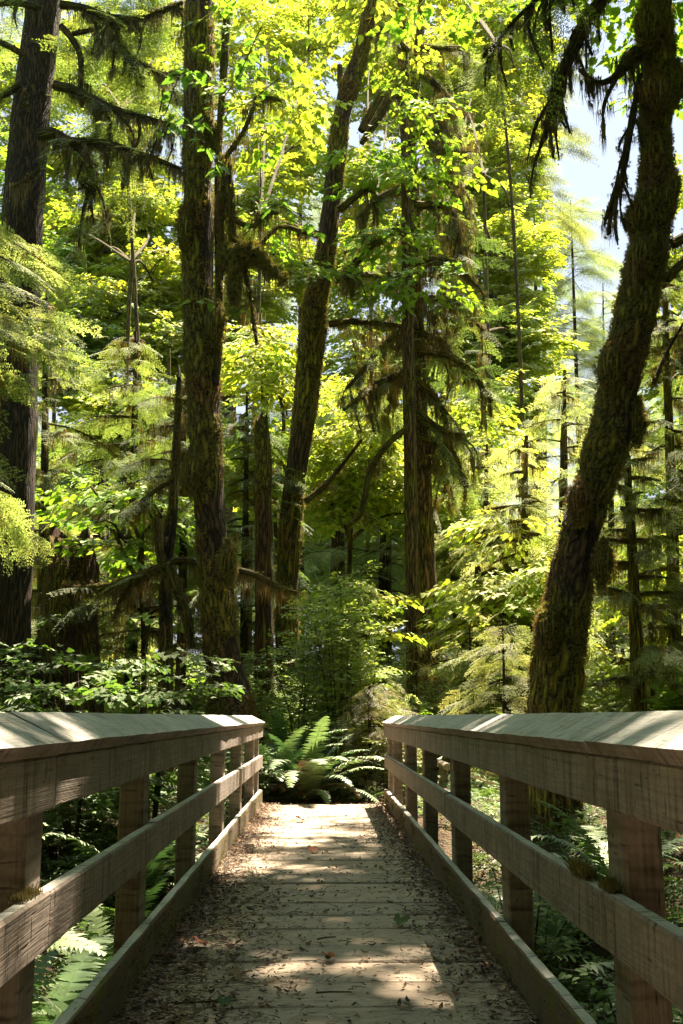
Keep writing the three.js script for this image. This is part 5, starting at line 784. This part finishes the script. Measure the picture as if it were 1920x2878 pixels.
shrub('tall leafy shrub in the dim middle, behind the airy shrub', 0.1, -18.5, 3.4, 1.0, 240, { name: 'huckleberry_shrub', col: [0.19, 0.29, 0.035], size: 1.2 });
shrub('leafy shrub at the foot of the slim straight trunk, on its left', 0.95, -15.6, 1.5, 0.6, 150, { name: 'huckleberry_shrub', col: [0.22, 0.3, 0.04] });
shrub('leafy shrub right of the thicker hemlock foot', 2.1, -15.8, 1.7, 0.8, 170, { name: 'huckleberry_shrub', col: [0.22, 0.3, 0.04] });
shrub('leafy bush at the end of the right railing, in front of the brownish sapling', 0.7, -12.5, 0.9, 0.5, 170, { col: [0.24, 0.27, 0.045] });
shrub('leafy bush at the foot of the left railing end post', -0.95, -11.6, 0.7, 0.4, 90, { col: [0.1, 0.2, 0.025] });
shrub('leafy bush seen through the right railing near its third post', 1.4, -7.1, 1.2, 0.6, 110, { col: [0.14, 0.22, 0.03] });
shrub('leafy bush under the leaning trunk, seen through the right railing', 1.6, -5.4, 0.9, 0.5, 80, { col: [0.1, 0.2, 0.025] });
{
  const b = new Bag();
  for (let k = 0; k < 17000; k++) {
    const x = rr(-7, 7), z = -rr(1.5, 16); if (Math.abs(x) < 0.85 && z > -11.2) continue; if (z < -11 && x > -0.8 && x < 0.9 + (-z - 11) * 0.5 && z > -11.9) continue;
    if (fbm(x * 0.9, 8, z * 0.9) < rr(-0.35, 0.1)) continue;
    const a = rr(0, 6.28); b.put(pick(rand() < 0.25 ? HEMS : OVALS), V(x, groundY(x, z) + rr(0.01, 0.16), z), V(Math.cos(a), rr(0, 0.7), Math.sin(a)), rr(0.4, 1.0), vary(rand() < 0.2 ? [0.1, 0.06, 0.025] : GREEN.shrub, 0.35), V(rr(-0.5, 0.5), 1, rr(-0.5, 0.5)));
  }
  const o = new THREE.Group(); o.name = 'undergrowth'; o.userData = { kind: 'stuff', label: 'low leafy plants covering the banks on both sides of the bridge', category: 'undergrowth' }; scene.add(o); b.build(o, 'small_plants');
}
{
  const b = new Bag();
  for (let k = 0; k < 17000; k++) { const z = -rr(14, 48), x = rr(-1, 1) * (6 - z * 0.42); const a = rr(0, 6.28), y = rr(0.05, 1.1) * smooth(13, 19, -z); b.put(pick(rand() < 0.5 ? BIGHEMS : BIGMAPLES), V(x, groundY(x, z) + y, z), V(Math.cos(a), rr(-0.2, 0.5), Math.sin(a)), rr(0.7, 1.5), vary(pick([GREEN.hem, GREEN.maple]), 0.35), V(rr(-0.4, 0.4), 1, rr(-0.4, 0.4))); }
  const o = new THREE.Group(); o.name = 'far_undergrowth'; o.userData = { kind: 'stuff', label: 'dim mass of bushes under the trees in the distance', category: 'undergrowth' }; scene.add(o); b.build(o, 'bushes');
}
{
  const b = new Bag(), far = [[[-4.84, 9.89, -62, 3.19, 6.91, 566], [-1.14, 12.61, -62, 2.95, 5.90, 476], [2.08, 11.26, -62, 2.94, 5.88, 476], [5, 9.92, -62, 2.67, 5.86, 476], [8.21, 9.93, -62, 2.67, 5.34, 430], [11.11, 8.59, -62, 2.66, 5.32, 408], [14.55, 7.8, -62, 2.92, 4.78, 408], [18.06, 8.61, -62, 2.93, 5.86, 408], [21.45, 11.32, -62, 2.69, 8.07, 452]], [[-18.73, 11.53, -64, 3.29, 7.69, 476], [-14.9, 11.54, -64, 3.30, 8.24, 520], [-11.39, 12.95, -64, 3.04, 7.18, 476], [-8.68, 14.37, -64, 2.78, 7.22, 452]]];
  for (const l of far) lobes(b, l, [0, 0, 0], BIGMAPLES, GREEN.maple, { size: 2, gap: -0.4 });
  const o = new THREE.Group(); o.name = 'far_forest'; o.userData = { kind: 'stuff', label: 'hazy green wall of far-off forest between the trunks', category: 'forest' }; scene.add(o); b.build(o, 'treetops');
}
// the forest goes on beside and behind the viewer and closes off the low sky there
{
  const b = new Bag(); const ring = [];
  for (let k = 0; k < 30; k++) { const a = mix(-0.55, Math.PI + 0.55, k / 29), r = 8.5 + 3 * (k % 3); ring.push([Math.cos(a) * r, rr(1.5, 3), Math.sin(a) * r + 1, 2.6, 3.2, 150], [Math.cos(a + 0.1) * (r + 1), rr(6, 8), Math.sin(a + 0.1) * (r + 1) + 1, 2.8, 3.2, 150], [Math.cos(a) * (r + 1), rr(11, 13), Math.sin(a) * (r + 1) + 2, 2.8, 3, 150]); }
  for (let k = 0; k < 9; k++) for (const [x, s] of [[-10, -1], [9 + k * 0.6, 1]]) for (let j = 0; j < 3; j++) ring.push([x + s * (rr(0, 4) + (k > 5 ? 3 : 0)), 2 + j * 4.5, -3 - k * 3.2, 2.6, 2.8, 120]);
  ring.push([0, 10, 3, 3.2, 1.3, 260], [-4, 9.5, 1.5, 3, 1.4, 240], [4.5, 10, 2.5, 3, 1.4, 240], [0, 10.5, 8, 4, 1.5, 260], [-5, 10, 7, 3, 1.5, 200], [5, 10, 8, 3, 1.5, 200]);
  lobes(b, ring, [0, 0, 0], BIGMAPLES, GREEN.deep, { size: 2, gap: -9 });
  const o = new THREE.Group(); o.name = 'surrounding_forest'; o.userData = { kind: 'stuff', label: 'dense forest on both sides of and behind the near bridge end', category: 'forest' }; scene.add(o); b.build(o, 'foliage');
}
renderer.render(scene, camera);
